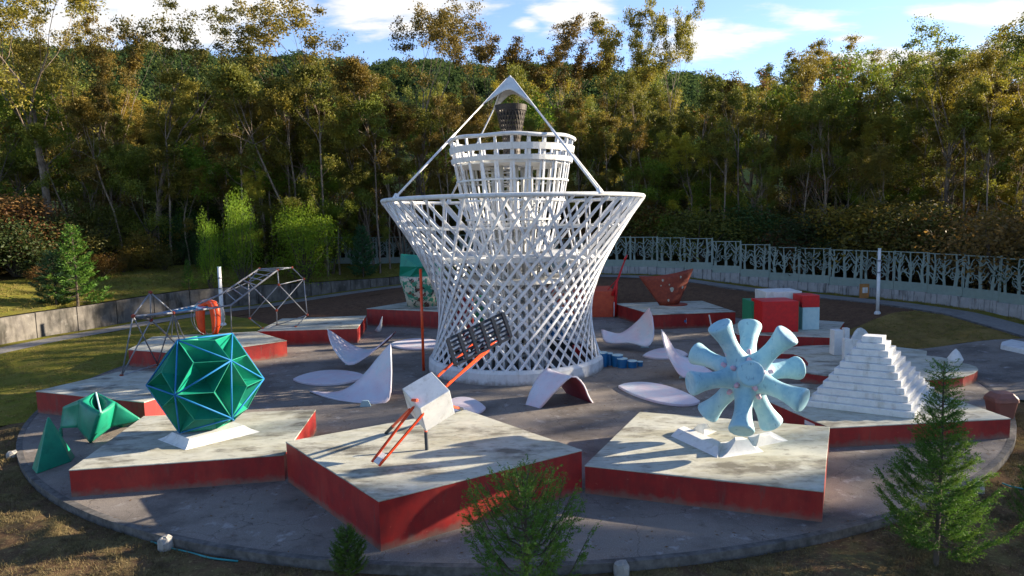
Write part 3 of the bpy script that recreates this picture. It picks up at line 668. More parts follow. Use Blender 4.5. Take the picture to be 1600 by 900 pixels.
patch([K['rt'], K['tr'], K['rb'], (K['rt']*.8+K['rb']*.2)], .05, M['green2'], sh)
patch([K['pk'], K['tl'], K['iv'], K['bot']], -.05, M['green2'], sh)
patch([K['tr'], K['pk'], K['bot'], K['iv']], -.05, M['green2'], sh)
patch([K['ls'], K['tl'], K['pk'], K['ls']*.5+K['pk']*.5], .0, M['green2'], sh)
patch([K['pk'], K['tr'], K['rt'], K['rl']], .1, M['green2'], sh)
b = B(); b.tube([K['pk'], K['iv']], .035, 6); b.ob('strut', M['pblue'], sh)
b = B(); b.tube([K['ft']+np.array([0, 0, -.02]), K['ft']*np.array([1, 1, 0])], .09, 8); b.ob('foot', M['white'], sh)
b = B(); b.tube([K['rl'], K['rl']*np.array([1, 1, 0])], .09, 8); b.ob('foot', M['white'], sh)
b = B(); b.tube([K['lt'], K['lt']*np.array([1, 1, 0])], .07, 8); b.ob('foot', M['green2'], sh)
# ------------------------------------------------------------------ pale blue spiky ball
C2 = np.array([8.074, 23.326, 3.4]); V2 = IV@rod_((.14, 1.161, 1.285)).T; L2 = 2.12
sb = thing('spiky_ball', 'pale blue ball of twelve flared round arms with small pink knobs on white footings', 'sculpture', (C2[0], C2[1], 1.3))
b = B()
b.lathe([(.05, -.62), (.38, -.5), (.58, -.2), (.62, 0), (.58, .2), (.38, .5), (.05, .62)], C2, 28)
for d in V2:
    pr = [(0, .30), (.5, .45), (.75, .36), (1.0, .30), (1.3, .285), (1.6, .315), (1.85, .375), (2.02, .425), (2.10, .43), (2.13, .40)]
    b.tube([C2+d*s_ for s_, _ in pr], [r for _, r in pr], 24)
o = b.ob('body', M['ltblue'], sb, True); md = o.modifiers.new('fuse', 'REMESH'); md.mode = 'VOXEL'; md.voxel_size = .045; md.use_smooth_shade = True
md = o.modifiers.new('soft', 'SMOOTH'); md.iterations = 5; md.factor = .6
for f_ in FAC:
    d = sum(V2[k_] for k_ in f_); d /= np.linalg.norm(d); b = B(); b.tube([C2+d*.5, C2+d*.80, C2+d*.9, C2+d*.93], [.085, .085, .075, .03], 12); b.ob('knob', M['pink'], sb, True)
for (i, j) in EDG:                                        # short pink pins on the flanks of some arms
    if (i*7+j*3) % 5: continue
    d = V2[i]*.72+V2[j]*.28; d /= np.linalg.norm(d); p = C2+d*.86; b = B(); b.tube([p, p+(V2[i])*.32], .06, 8); b.ob('pin', M['pink'], sb, True)
def footing(base_px, peak_px, zpk, label, r=.26):
    base = [G(a, c, .95)[:2] for a, c in base_px]; pk = G(*peak_px, zpk)[:2]
    top = [pk+(np.asarray(p)-pk)/np.linalg.norm(np.asarray(p)-pk)*r for p in base]
    return plinth(base, top, .95, zpk, label, 'footing', 9, 2.3)
footing([(1122, 717), (1196, 706), (1172, 686), (1118, 690)], (1157, 686), 1.40, 'white flared footing under the front arm of the pale blue ball')
b0, b1, b2, b3 = G(1047, 681.5, .953), G(1121, 716, .953), G(1130, 697, .953), G(1066, 673, .953)
plinth([b0, b1, b2, b3], [b0*.6+b3*.4+np.array([.12, 0, 0]), b1*.62+b2*.38+np.array([-.05, .05, 0]), b2*.9+b1*.1+np.array([-.1, 0, 0]), b3*.9+b0*.1+np.array([.1, 0, 0])], .953, 1.16, 'low white sloping slab at the left of the footing under the pale blue ball', 'footing', 3, 1.0)
footing([(1180, 699), (1235, 688), (1205, 672), (1165, 680)], (1194, 681), 1.28, 'white flared footing under the right rear arm of the pale blue ball')
footing([(1064, 675), (1100, 682), (1122, 673), (1092, 667)], (1100, 665), 1.38, 'white flared footing under the left rear arm of the pale blue ball')
# ------------------------------------------------------------------ tilted white cube on orange rails with a slotted dark panel
def fitcube():
    obs = dict([((0, 0, 1), (674, 576)), ((1, 0, 1), (629, 601)), ((1, 1, 1), (656, 642)), ((0, 1, 1), (701, 613)), ((1, 1, 0), (670, 671)), ((0, 1, 0), (707, 648)), ((1, 0, 0), (639, 649))])
    ks = list(obs); q = np.array([obs[k_] for k_ in ks], float); X = np.array(ks, float)-.5
    def fun(x):
        Pt = X@rod_(x[:3]).T*x[3]+x[4:7]; d = Pt-CAM; z = d@Fv
        return np.r_[(np.c_[800+FOC*(d@Rv)/z, 450-FOC*(d@Uv)/z]-q).ravel(), (x[5]-21.8)*40]
    best = None; rg = np.random.default_rng(3)
    for t in range(30):
        x = np.r_[rg.normal(size=3)*1.6, 1, -2.4, 21.8, 3.3]; lam = .01; r = fun(x)
        for _ in range(50):
            J = np.array([(fun(x+1e-5*e)-r)/1e-5 for e in np.eye(7)]).T
            d = np.linalg.solve(J.T@J+lam*np.diag(np.diag(J.T@J)+1e-9), -J.T@r); r2 = fun(x+d)
            if r2@r2 < r@r: x, r = x+d, r2; lam /= 3
            else: lam *= 4
        if x[3] > 0 and (best is None or r@r < best[0]): best = (r@r, x)
    print('cube fit', best); return best[1]
CX = fitcube(); RC = rod_(CX[:3]); cc = CX[4:7]; cs = CX[3]
cu = thing('tilted_cube', 'white cube tilted on a corner with orange rails and dark rubber tipped legs', 'sculpture', (cc[0], cc[1], 1.45))
cv = np.array([(a, b_, c) for a in (0, 1) for b_ in (0, 1) for c in (0, 1)], float)-.5
b = B(); b.add([cc+cs*RC@p for p in cv], [(0, 1, 3, 2), (4, 6, 7, 5), (0, 4, 5, 1), (2, 3, 7, 6), (0, 2, 6, 4), (1, 5, 7, 3)]); bevel(b.ob('cube', M['white'], cu), .02, 2)
for (fx, fy), z in (((667, 703), 1.45), ((603, 677), 1.45), ((722, 639), 1.45)):
    g = G(fx, fy, z)
    g0 = {667: D(665, 668, g[1]+.15), 603: D(640, 640, 21.6), 722: D(700, 634, 22.4)}[fx]
    dd = g0-g; kk = .80 if fx == 667 else .32
    b = B(); b.tube([g+dd*kk, g0], .05, 8); b.ob('leg', M['orange'], cu); b = B(); b.tube([g, g+dd*kk], .062, 10); b.ob('rubber_tip', M['navy'], cu)
b = B(); b.tube([D(644, 625, 21.1), D(652, 625.5, 20.95)], .05, 10); b.ob('peg', M['orange'], cu)
def rail(pp, w=.085):
    b = B(); a, c = pp; b.bar(a, c, w, .02, (.2, -.6, .8)); b.bar(a+np.array([.03, 0, .03]), c+np.array([.03, 0, .03]), .02, w, (.2, -.6, .8)); return b.ob('rail', M['orange'], cu)
rail((D(581, 722, 20.1), D(646, 636, 21.2))); rail((D(592, 728, 20.0), D(661, 647, 21.0)))
rail((D(684, 588, 22.6), D(742, 535, 24.6))); rail((D(697, 604, 22.2), D(778, 529, 24.9))); rail((D(700, 600, 22.3), D(763, 548, 24.7)))
b = B(); q = [D(584, 722, 20.08), D(592, 727, 20.02), D(604, 711, 20.3), D(596, 707, 20.35)]; b.prism(q, [p+np.array([0, -.02, .03]) for p in q]); b.ob('plate', M['white'], cu)
pn = thing('slotted_panel', 'dark slatted rectangular panel leaning in front of the white tower on orange rails', 'panel', D(740, 530, 24))
TL, TR_, BR = D(699, 531, 23.3), D(785, 489.5, 24.2), D(798, 527, 23.9); BL = TL+(BR-TR_)
nrm = np.cross(TR_-TL, BL-TL); nrm /= np.linalg.norm(nrm)
if nrm[1] > 0: nrm = -nrm
for j in range(7):
    w = j/6; b = B(); b.bar(TL+(BL-TL)*w, TR_+(BR-TR_)*w, .085 if j in (0, 6) else .06, .14, nrm); b.ob('slat', M['navy'], pn)
for j in range(6):
    w = j/5; b = B(); b.bar(TL+(TR_-TL)*w+nrm*.02, BL+(BR-BL)*w+nrm*.02, .11, .17, nrm); b.ob('crossbar', M['navy'], pn)
g = G(662, 579); top = D(657, 420, g[1])
b = B(); b.tube([g, top], .085, 12); o = b.ob('orange_pole', M['orange'], org=g, smooth=True); tag(o, 'tall thin orange red pole standing on the pavement left of the tower', 'pole')
# ------------------------------------------------------------------ curved lilac sheets and flat leaves
def crv(pts, n=15):
    pts = [np.asarray(p, float) for p in pts]; out = []
    L_ = [0]
    for a, c in zip(pts, pts[1:]): L_.append(L_[-1]+np.linalg.norm(c-a))
    ext = [2*pts[0]-pts[1]]+pts+[2*pts[-1]-pts[-2]]
    for s_ in np.linspace(0, L_[-1], n):
        i = max(0, min(len(pts)-2, int(np.searchsorted(L_, s_, 'right'))-1)); t = (s_-L_[i])/(L_[i+1]-L_[i])
        p0, p1, p2, p3 = ext[i], ext[i+1], ext[i+2], ext[i+3]
        out.append(.5*((2*p1)+(-p0+p2)*t+(2*p0-5*p1+4*p2-p3)*t*t+(-p0+3*p1-3*p2+p3)*t**3))
    return out
def saddle(e1, e2, label, foot=None, sag=.0, under=True):
    A1, A2 = crv(e1, 19), crv(e2, 19); A = []
    for i in range(19):
        c = math.sin(math.pi*i/18); A.append([A1[i]*(1-w)+A2[i]*w+np.array([0, 0, -sag*c*4*w*(1-w)]) for w in np.linspace(0, 1, 9)])
    A = np.array(A)
    g = A.reshape(-1, 3).mean(0); t = thing('curved_sheet', label, 'sculpture', (g[0], g[1], 0), 'curved lilac sheets around the tower')
    b = B(); b.sheet(A, .085); o = b.ob('sheet', M['hypar'], t, True)
    nv = len(b.v)//2
    if under:
        o.data.materials.append(M['maroon']); up = np.array([0, -.35, 1.])
        for p in o.data.polygons: p.use_smooth = True
        mid = 19*9; cnt = 0
        # which side faces the sky and the camera decides where the lilac paint lies
        s_ = sum(p.normal.dot(Vector(up)) for p in o.data.polygons if p.vertices[0] < nv)
        for p in o.data.polygons:
            top_side = min(p.vertices) < nv and max(p.vertices) < nv
            bot_side = min(p.vertices) >= nv
            if (bot_side and s_ > 0) or (top_side and s_ < 0): p.material_index = 1
    if foot:
        for fpt in foot:
            q = G(*fpt[:2]); b = B(); b.prism([(q[0]-.28, q[1]+.15, 0), (q[0]+.28, q[1]+.15, 0), (q[0]+.2, q[1]+.45, 0), (q[0]-.2, q[1]+.45, 0)], [(q[0]-.16, q[1]+.12, .3), (q[0]+.16, q[1]+.12, .3), (q[0]+.12, q[1]+.3, .3), (q[0]-.12, q[1]+.3, .3)]); b.ob('foot', M['pblue'], t)
    return t
saddle([D(511, 514.5, 42), D(519, 540, 41.2), D(534, 562, 40.6), D(549, 570, 40.4), D(573, 557, 41), D(592, 541, 41.7), D(618, 518, 42.4)],
       [D(511.5, 514, 42), D(535, 530, 43), D(556, 542, 43.4), D(576, 546.5, 43.3), D(594, 541, 43), D(606, 532, 42.7), D(618.5, 517.5, 42.4)], 'lilac curved sheet like a bird with two raised tips at the back left', [(545, 571)], 0)
saddle([D(483, 611.5, 35.6), D(515, 622, 34.3), D(552, 630, 33.5), D(584, 633.5, 33.1), D(607, 627, 33.4), D(611.5, 592, 34), D(610.5, 537, 34.6)],
       [D(483.5, 611, 35.6), D(510, 613.5, 35.6), D(530, 612, 35.5), D(551, 602, 35.4), D(571, 583, 35.2), D(589, 561, 35), D(610, 536.5, 34.6)], 'lilac curved sheet with one tall upright point near the white cube', [(570, 637)], 0)
saddle([D(940, 515, 46.5), D(944, 533, 45.8), D(958, 537, 45.6), D(985, 536, 45.0), D(1010, 541.5, 44.4), D(1021, 528, 44.8), D(1020, 500, 45.4), D(1015, 481.5, 46)],
       [D(940, 514.5, 46.5), D(953, 519, 46.8), D(968, 521.5, 47), D(982, 514, 47), D(996, 502, 46.8), D(1006, 491, 46.5), D(1014.5, 481, 46)], 'lilac curved sheet with maroon underside right of the tower', [(1008, 544)], 0)
saddle([D(817, 647, 32.3), D(833, 603, 32.9), D(856, 576, 34), D(876, 600, 34.4), D(892, 622, 34.4), D(908, 630, 34), D(928, 643, 33.2)],
       [D(831, 652, 31.9), D(850, 632, 31.7), D(868, 611, 31.6), D(894, 588, 31.6), D(911, 600, 31.9), D(921, 622, 32.3), D(934, 640, 32.8)], 'lilac arched sheet with maroon inside standing in front of the tower', None, 0)
saddle([D(1033, 515, 38.8), D(1040, 545, 38), D(1052, 570, 37.2), D(1064, 587, 36.6), D(1080, 592, 36.4), D(1096, 590, 36.6), D(1118, 586, 37)],
       [D(1033.5, 514.5, 38.8), D(1044, 530, 39), D(1054, 546, 39.2), D(1066, 556, 39.2), D(1080, 562, 38.8), D(1096, 571, 38.2), D(1118, 585, 37.2)], 'lilac curved sheet with a slender raised tip left of the pale blue ball', [(1070, 592)], 0)
def leaf(l, r, yt, yb_, label, skew=0):
    a, c = G(*l), G(*r); t_, bt = G((l[0]+r[0])/2+skew, yt), G((l[0]+r[0])/2-skew, yb_); pts = []
    m0 = (a+c)/2; q = np.linspace(-1, 1, 17)
    pts = [m0+(c-a)/2*k_+(bt-m0)*max(0, 1-k_*k_)**.8 for k_ in q]+[m0+(c-a)/2*k_+(t_-m0)*max(0, 1-k_*k_)**.8 for k_ in q[::-1][1:-1]]
    b = B(); b.prism([(p[0], p[1], .0) for p in pts], [(p[0], p[1], .13) for p in pts]); o = b.ob('flat_leaf', M['hypar'], org=(a+c)/2); return tag(bevel(o, .02), label, 'sculpture', 'flat lilac leaf slabs on the pavement')
leaf((458, 595), (572, 590), 581, 603, 'flat lilac pointed slab on the pavement behind the upright curved sheet')
leaf((609, 540), (700, 540), 531, 547.5, 'flat lilac slab at the foot of the orange pole')
leaf((690, 637), (759, 640), 623.5, 652, 'flat lilac slab between the white cube and the tower')
leaf((966, 606), (1094, 630), 602.5, 632, 'large flat lilac slab left of the pale blue ball', -4)
leaf((1004, 558), (1075, 556), 546, 562, 'flat lilac slab behind the slender raised sheet')
def spike(px, py, tx, ty, w, label):
    g = G(px, py); t_ = D(tx, ty, g[1]); b = B(); r = w/2/FOC*g[1]
    b.tube([g+np.array([-r*.1, 0, 0]), g*.6+t_*.4+np.array([r*.15, 0, 0]), t_], [r, r*.45, .02], 8); o = b.ob('white_spike', M['white'], org=g); return tag(o, label, 'sculpture')
spike(591, 518, 597.5, 494, 11, 'small white spike in front of the red platform with the camouflage vase')
spike(1219, 663, 1200, 632, 5, 'thin white spike leaning beside the red side of the pyramid platform')
b = B(); g = G(1113, 517); b.tube([g, D(1108, 492, g[1])], [.07, .05], 6); tag(b.ob('white_spike', M['white'], org=g), 'thin pale rod leaning behind the top of the pale blue ball', 'sculpture')
# ------------------------------------------------------------------ climbing frame
cf = thing('climbing_frame', 'rusty grey pipe climbing frame with ladder bridge and open dome spanning the left platforms', 'climbing frame', (-20, 40, 1.1))
def Yx(px): return float(np.interp(px, [190, 246, 290, 345, 390, 434, 480], [33.9, 35.0, 37.5, 42, 47, 50.5, 52]))
def N_(px, py, dy=0): return D(px, py, Yx(px)+dy)
nod = dict(n0=G(190, 587, 1.1), n1=G(246, 569, 1.1), n2=N_(208, 494), n3=N_(235, 457, .8), n4=N_(236, 500, 1.5), n5=N_(271, 489), n6=G(283, 545, 1.1), n7=G(268, 528, .9),
           a=N_(433.5, 422), b=N_(456, 418, 1), c=N_(474.5, 436, 1), d=N_(480, 492), e=G(462, 511, 1.12), f=G(433, 508, 1.12), g=N_(432, 485, -1), h=N_(390, 497, 3), i=G(410, 513.5, 1.12), j=N_(388, 441, 2.5), k=N_(435.5, 445, -1.2),
           m=N_(405, 420, 3), r1=N_(360.5, 477), r2=N_(345, 460, 2.5), r3=N_(303, 478, 1.5), g1=G(362, 522, 1.1), g2=G(289, 531, 1.1), q=N_(398, 452))
for x, y in [e_.split() for e_ in ['n0 n2', 'n2 n3', 'n3 n5', 'n3 n4', 'n2 n1', 'n5 n1', 'n4 n0', 'n4 n6', 'n5 n6', 'n5 n7', 'n2 n4', 'n4 n7', 'n0 n1', 'a b', 'b c', 'c d', 'd e', 'e i', 'f e', 'f g', 'g j', 'k d', 'a k', 'k h', 'c k', 'j h', 'h i', 'm j', 'm b', 'c g', 'j a', 'r1 g1', 'n5 g2', 'r2 j', 'm a', 'd f', 'f i']]:
    b = B(); b.tube([nod[x], nod[y]], .038, 6); b.ob('pipe', M['pipe'], cf, True)
for pts in ([nod['n2'], nod['n5'], N_(330, 482), nod['r1'], nod['a']], [nod['n4']*.35+nod['n2']*.65, nod['r3'], nod['r2'], nod['m']]):
    b = B(); b.tube(pts, .06, 6); b.ob('rail', M['pipe'], cf, True)
for x in 'n0 n1 n2 n3 n4 n5 a b c d e f g h i j k m n6'.split():
    p = nod[x]; b = B(); b.lathe([(.03, -.10), (.10, -.05), (.11, .05), (.03, .10)], p, 8); b.ob('joint', M['rust'], cf)
for t in np.linspace(.1, .95, 7):
    b = B(); b.tube([nod['r1']*(1-t)+nod['a']*t, nod['r2']*(1-t)+nod['m']*t], .04, 6); b.ob('rung', M['pipe'], cf, True)
for t in np.linspace(0.02, 1, 14):
    p = nod['n5']*(1-t)+N_(335, 481)*t; p2 = (nod['n4']*.35+nod['n2']*.65)*(1-t)+nod['r3']*t
    p = nod['n2']*(1-t)+N_(335, 481)*t; b = B(); b.bar(p, p2, .22, .03, (0, 0, 1)); b.ob('slat', M['bluerod'], cf)
# orange arch inside wire hoops
oc = G(324, 524, 1.1); oc[1] += .3; s_ = FOC/oc[1]
oa = thing('orange_arch', 'orange segmented arch inside thin wire hoops behind the green ball', 'sculpture', oc)
zt_ = D(324, 468, oc[1])[2]; hh = zt_-1.1
for sgn in (-1, 1):
    pts = [oc+np.array([sgn*x*.72, y, 0])+np.array([0, 0, z*hh]) for x, y, z in ((.58, 0, 0), (.74, 0, .25), (.78, 0, .5), (.72, 0, .72), (.5, 0, .88), (.05, 0, .93))]
    for k_ in range(2):
        off = np.array([sgn*.10*(k_-.5)*1.6, .08*(k_-.5), 0]); b = B(); b.tube([p+off for p in pts], [.10, .20, .25, .27, .25, .22], 10); b.ob('segment', M['orange'], oa, True)
for k_, (rx, ang) in enumerate(((1.15, .15), (1.1, 1.0), (1.15, -.7))):
    b = B(); b.tube([oc+np.array([rx*math.cos(t)*math.cos(ang), rx*math.cos(t)*math.sin(ang), hh/2+.02+(hh/2)*math.sin(t)]) for t in np.linspace(0, 2*math.pi, 41)], .022, 5, False); b.ob('hoop', M['pipe'], oa, True)
# ------------------------------------------------------------------ back row: vase, red block with rod, rusty fan, cubes
vc = G(660, 480, 1.5); vy = vc[1]+1.3
v0 = D(636, 478, vy); vt = D(625, 431, vy); r0 = (660-636)/FOC*vy; r1 = (660-625)/FOC*vy; cx = D(660, 470, vy)[0]; zt9 = vt[2]
va = thing('camouflage_vase', 'cream tub painted in green and brown camouflage carrying a green crystal', 'sculpture', (cx, vy, 1.5))
b = B(); b.lathe([(r0, 1.5), (r0*1.12, 1.5+(zt9-1.5)*.35), (r1*.96, 1.5+(zt9-1.5)*.8), (r1, zt9), (r1*.9, zt9+.02)], (cx, vy, 0), 20); b.ob('tub', M['camo'], va, True)
zt_ = D(625, 396, vy)[2]; rr = r1
b = B(); v = [(cx+rr*math.cos(a)*s1, vy+rr*math.sin(a)*s1, z) for s1, z, ph_ in ((.98, zt9+.03, 0), (1.0, zt9+.9, .4)) for a in [ph_+2*math.pi*i/6+2.2 for i in range(6)]]+[(cx-rr*.85, vy-.6, zt_), (cx+rr*.2, vy, zt_-.25)]
b.add(v, [tuple(range(6))[::-1]]+[(i, (i+1) % 6, 6+(i+1) % 6) for i in range(6)]+[(i, 6+(i+1) % 6, 6+i) for i in range(6)]+[(6+i, 6+(i+1) % 6, 12 if i in (0, 1, 5) else 13) for i in range(6)]+[(6, 13, 12), (8, 12, 13)]); b.ob('crystal', M['green2'], va)
g0, g1 = G(927, 499), G(960, 495.5); tz = D(958.5, 455, g1[1])[2]; lft = G(850, 503)
rb = thing('red_block', 'tall weathered red block behind the right side of the tower with a red crane rod', 'sculpture', (g0+g1)/2)
b = B(); b.prism([(lft[0], g1[1]+.6, 0), (g1[0], g1[1], 0), (g1[0]+.3, g1[1]+5, 0), (lft[0], g1[1]+5, 0)], [(lft[0], g1[1]+.6, tz), (g1[0], g1[1], tz), (g1[0]+.3, g1[1]+5, tz), (lft[0], g1[1]+5, tz)]); bevel(b.ob('block', M['sunlit_red'], rb), .03)  # sunlit orange is painted on every face of the red block
Yr = g1[1]-.1
for pts, r in (([D(960, 494, Yr), D(964, 440, Yr), D(978, 402, Yr+1)], [.17, .10, .06]), ([D(957, 462, Yr), D(964, 438, Yr)], [.16, .07]), ([D(945, 458, Yr+1.5), D(964, 437, Yr)], [.04, .04]), ([D(976, 406, Yr+.9), D(980, 398, Yr+1)], [.14, .05])):
    b = B(); b.tube(pts, r, 8); b.ob('rod', M['brred'], rb, True)
b = B(); b.tube([D(959.5, 495, Yr-.2), D(959.5, 472, Yr-.2)], .04, 6); b.ob('post', M['white'], rb)
fy = G(1052, 476, 1.2)[1]; bc = D(1053, 476, fy)
rf = thing('rusty_fan', 'rusty red perforated metal fan shape flaring upward from a round foot', 'sculpture', (bc[0], fy, 1.2))
A = []
for u in np.linspace(0, 1, 17):
    bulge = -1.1*math.sin(math.pi*u)
    lo_ = D(1031+29*u, 477-1.5*u, fy-.3)+np.array([0, bulge*.35, 0]); up_ = D(998+85*u, 431.5-12*u+5*math.sin(math.pi*u)*(1-u)*.6, fy+.4)+np.array([0, bulge, 0])
    A.append([lo_*(1-w)+up_*w for w in np.linspace(0, 1, 7)])
b = B(); b.sheet(A, .08); b.ob('sheet', M['rust'], rf, True)
b = B(); b.lathe([(1.15, 1.2), (1.15, 1.28)], (bc[0], fy, 0), 30); b.ob('round_foot', M['rust'], rf)
A = np.array(A)
for (u, w, s1) in ((9, 3, .17), (14, 3, .10), (6, 5, .09), (7, 1, .09), (12, 5, .08), (8, 4, .06), (5, 4, .05)):
    p = A[u, w]; b = B(); q = [p+np.array([s1*math.cos(t)*(1+.3*math.sin(3*t)), -.075, s1*1.3*math.sin(t)]) for t in np.linspace(0, 2*math.pi, 10, endpoint=False)]; b.prism(q, [x+np.array([0, .03, 0]) for x in q]); b.ob('pale_patch', M['top'], rf)
cyb = G(1220, 519, 1.0)[1]
def pbox(nm, xa, xb, yt, yb_, Y, dep, mt, label, side=None, zb=1.0, group='painted cubes on the back right platform', rz=0):
    a, c = D(xa, yb_, Y), D(xb, yt, Y); b = B(); t = thing(nm, label, 'cube', ((a[0]+c[0])/2, Y+dep/2, zb), group)
    b.box(((a[0]+c[0])/2, Y+dep/2, (zb+c[2])/2), (c[0]-a[0], dep, c[2]-zb), rz); bevel(b.ob('body', M[mt], t), .02)
    if side:
        b = B(); b.box((c[0]+.012, Y+dep/2, (zb+c[2])/2), (.02, dep*.99, (c[2]-zb)*.99)); b.ob('side_panel', M[side], t)
    return c[2]
pbox('red_cube', 1191, 1248.5, 470.5, 519, cyb, 2.2, 'brred', 'large bright red cube at the front of the painted cubes', 'brgreen')
pbox('green_cube', 1174.5, 1190, 471, 509, cyb+1.6, 2.0, 'brgreen', 'green cube at the left of the painted cubes')
zz_ = pbox('pale_cube', 1253.5, 1281, 480, 513, cyb+.7, 1.6, 'pblue', 'pale blue cube at the lower right of the painted cubes')
pbox('red_cube', 1253.5, 1281, 461.5, 480, cyb+.7, 1.6, 'brred', 'small red cube stacked on the pale blue cube', zb=zz_+.003)
pbox('white_cube', 1196.5, 1253, 455, 490, cyb+2.5, 2.2, 'white', 'tall white cube behind the large red cube')
# plaques on the platform sides
def plaque(px, py, w, h, Y, label):
    a, c = D(px-w/2, py+h/2, Y), D(px+w/2, py-h/2, Y); t = thing('plaque', label, 'sign', (a+c)/2, 'blue and white plaques on the platforms')
    b = B(); b.box(((a[0]+c[0])/2, Y, (a[2]+c[2])/2), (c[0]-a[0], .03, c[2]-a[2])); b.ob('plate', M['white'], t)
    b = B(); b.box(((a[0]+c[0])/2, Y-.02, (a[2]+c[2])/2-.03*(c[2]-a[2])), ((c[0]-a[0])*.94, .02, (c[2]-a[2])*.42)); b.ob('blue_field', M['blue'], t)
plaque(1067.5, 501.5, 10, 9, G(1067, 489.6, 1.2)[1]-.06, 'small blue and white plaque on the platform with the rusty fan')
d4 = np.array([11.09, 29.64])-np.array([12.05, 25.42]); 
c4 = np.array([11.85, 26.6]); t = thing('plaque', 'small blue and white plaque on the red side below the stepped pyramid', 'sign', (c4[0]-.03, c4[1], .42), 'blue and white plaques on the platforms')
an = math.atan2(d4[1], d4[0]); nn = np.array([math.sin(an), -math.cos(an)]); nn = -nn if nn[0] > 0 else nn
b = B(); b.box((c4[0]+nn[0]*.06, c4[1]+nn[1]*.06, .42), (.62, .03, .5), an); b.ob('plate', M['white'], t); b = B(); b.box((c4[0]+nn[0]*.085, c4[1]+nn[1]*.085, .41), (.56, .02, .22), an); b.ob('blue_field', M['blue'], t)
# ------------------------------------------------------------------ white pieces on the curving platform
wz = .55
def wbox(nm, xa, xb, yt, yb_, label, dep=.5, rz=0, mt='white'):
    g = G((xa+xb)/2, yb_, wz); a, c = D(xa, yb_, g[1]), D(xb, yt, g[1]); b = B(); b.box((g[0], g[1]+dep/2, (wz+c[2])/2), (c[0]-a[0], dep, c[2]-wz), rz); o = b.ob(nm, M[mt], org=(g[0], g[1], wz)); return tag(bevel(o, .015), label, 'sculpture', 'white shapes on the curving platform')
wbox('white_pillar', 1302.5, 1317.5, 516, 555, 'white square pillar standing at the left of the white shapes', .6)
wbox('white_slab', 1318.5, 1327.5, 513, 545, 'narrow white slab right behind the square pillar', .35)
g = G(1319, 566, wz); zt_ = D(1318, 529, g[1])[2]; zl = zt_-.35
b = B(); pl = [(0, 0), (1.1, -.05), (2.6, .35), (2.55, .6), (1.1, .25), (0, .3)]
b.prism([(g[0]+x, g[1]+y, wz) for x, y in pl], [(g[0]+x, g[1]+y, zt_-.15*x) for x, y in pl]); tag(b.ob('white_screen', M['white'], org=g), 'white folded screen with sloping top just behind the stepped pyramid', 'sculpture', 'white shapes on the curving platform')
g = G(1358, 548, wz); b = B(); A = []
for u in np.linspace(0, 1, 11):
    x = -1.0+2.2*u; A.append([(g[0]+x, g[1]+.5+.3*math.sin(math.pi*u), wz+w*(.15+1.15*math.sin(math.pi*min(1, u*1.25)**.9)*(1 if u < .8 else .9))) for w in np.linspace(0, 1, 5)])
b.sheet(A, .12); tag(b.ob('white_fin', M['white'], org=g, smooth=True), 'curved white fin standing above the top of the stepped pyramid', 'sculpture', 'white shapes on the curving platform')
g = G(1500, 573, wz); zt_ = D(1500, 544.5, g[1]+.4)[2]; r = 12/FOC*g[1]; h = zt_-wz
b = B(); n = 7; v = []
for k_, (rr, z) in enumerate(((.62, 0), (1.0, .36), (.42, .82))):
    for i in range(n): a = 2*math.pi*(i+.5*(k_ % 2))/n+.3; v.append((g[0]+rr*r*math.cos(a), g[1]+.4+rr*r*math.sin(a), wz+z*h))
v.append((g[0], g[1]+.4, wz+h)); f = [tuple(range(n))[::-1]]
for k_ in range(2):
    for i in range(n):
        a, c = k_*n+i, k_*n+(i+1) % n; d, e = a+n, c+n
        f += [(a, c, d), (c, e, d)] if k_ % 2 == 0 else [(a, c, e), (a, e, d)]
f += [(2*n+i, 2*n+(i+1) % n, 3*n) for i in range(n)]
b.add(v, f); tag(b.ob('faceted_egg', M['white'], org=g), 'white faceted pointed egg on the rounded right end of the curving platform', 'sculpture', 'white shapes on the curving platform')
g = G(1245, 568, .2); b = B(); b.lathe([(1.6, 0), (1.6, .18), (1.2, .24)], (g[0], g[1], 0), 28); tag(b.ob('low_disc', M['pblue'], org=(g[0], g[1], 0)), 'low pale round slab in the bay of the curving platform', 'sculpture')
# stepped pyramid
pa, pb, pc = np.array([12.38, 28.35]), np.array([15.77, 26.24]), np.array([18.97, 30.17]); ux = pb-pa; uy = pc-pb; lx, ly = np.linalg.norm(ux), np.linalg.norm(uy); ux /= lx; uy /= ly
pc0 = pa+ux*lx/2+uy*ly/2
py = thing('stepped_pyramid', 'white painted stepped pyramid of eleven tiers on the right platform', 'sculpture', (pc0[0], pc0[1], .8))
n = 11; sh_ = .257
for i in range(n):
    t = i/(n-1); w, d = lx*(1-t)+.80*t, ly*(1-t)+.75*t; z0 = .8+i*sh_; b = B(); jj = .006*((i*5) % 3)
    q = [pc0+ux*a*w/2+uy*c*d/2 for a, c in ((-1, -1), (1, -1), (1, 1), (-1, 1))]; b.prism([(p[0], p[1], z0) for p in q], [(p[0], p[1], z0+sh_-.001) for p in q]); bevel(b.ob('tier', M['white'], py), .018, 2)
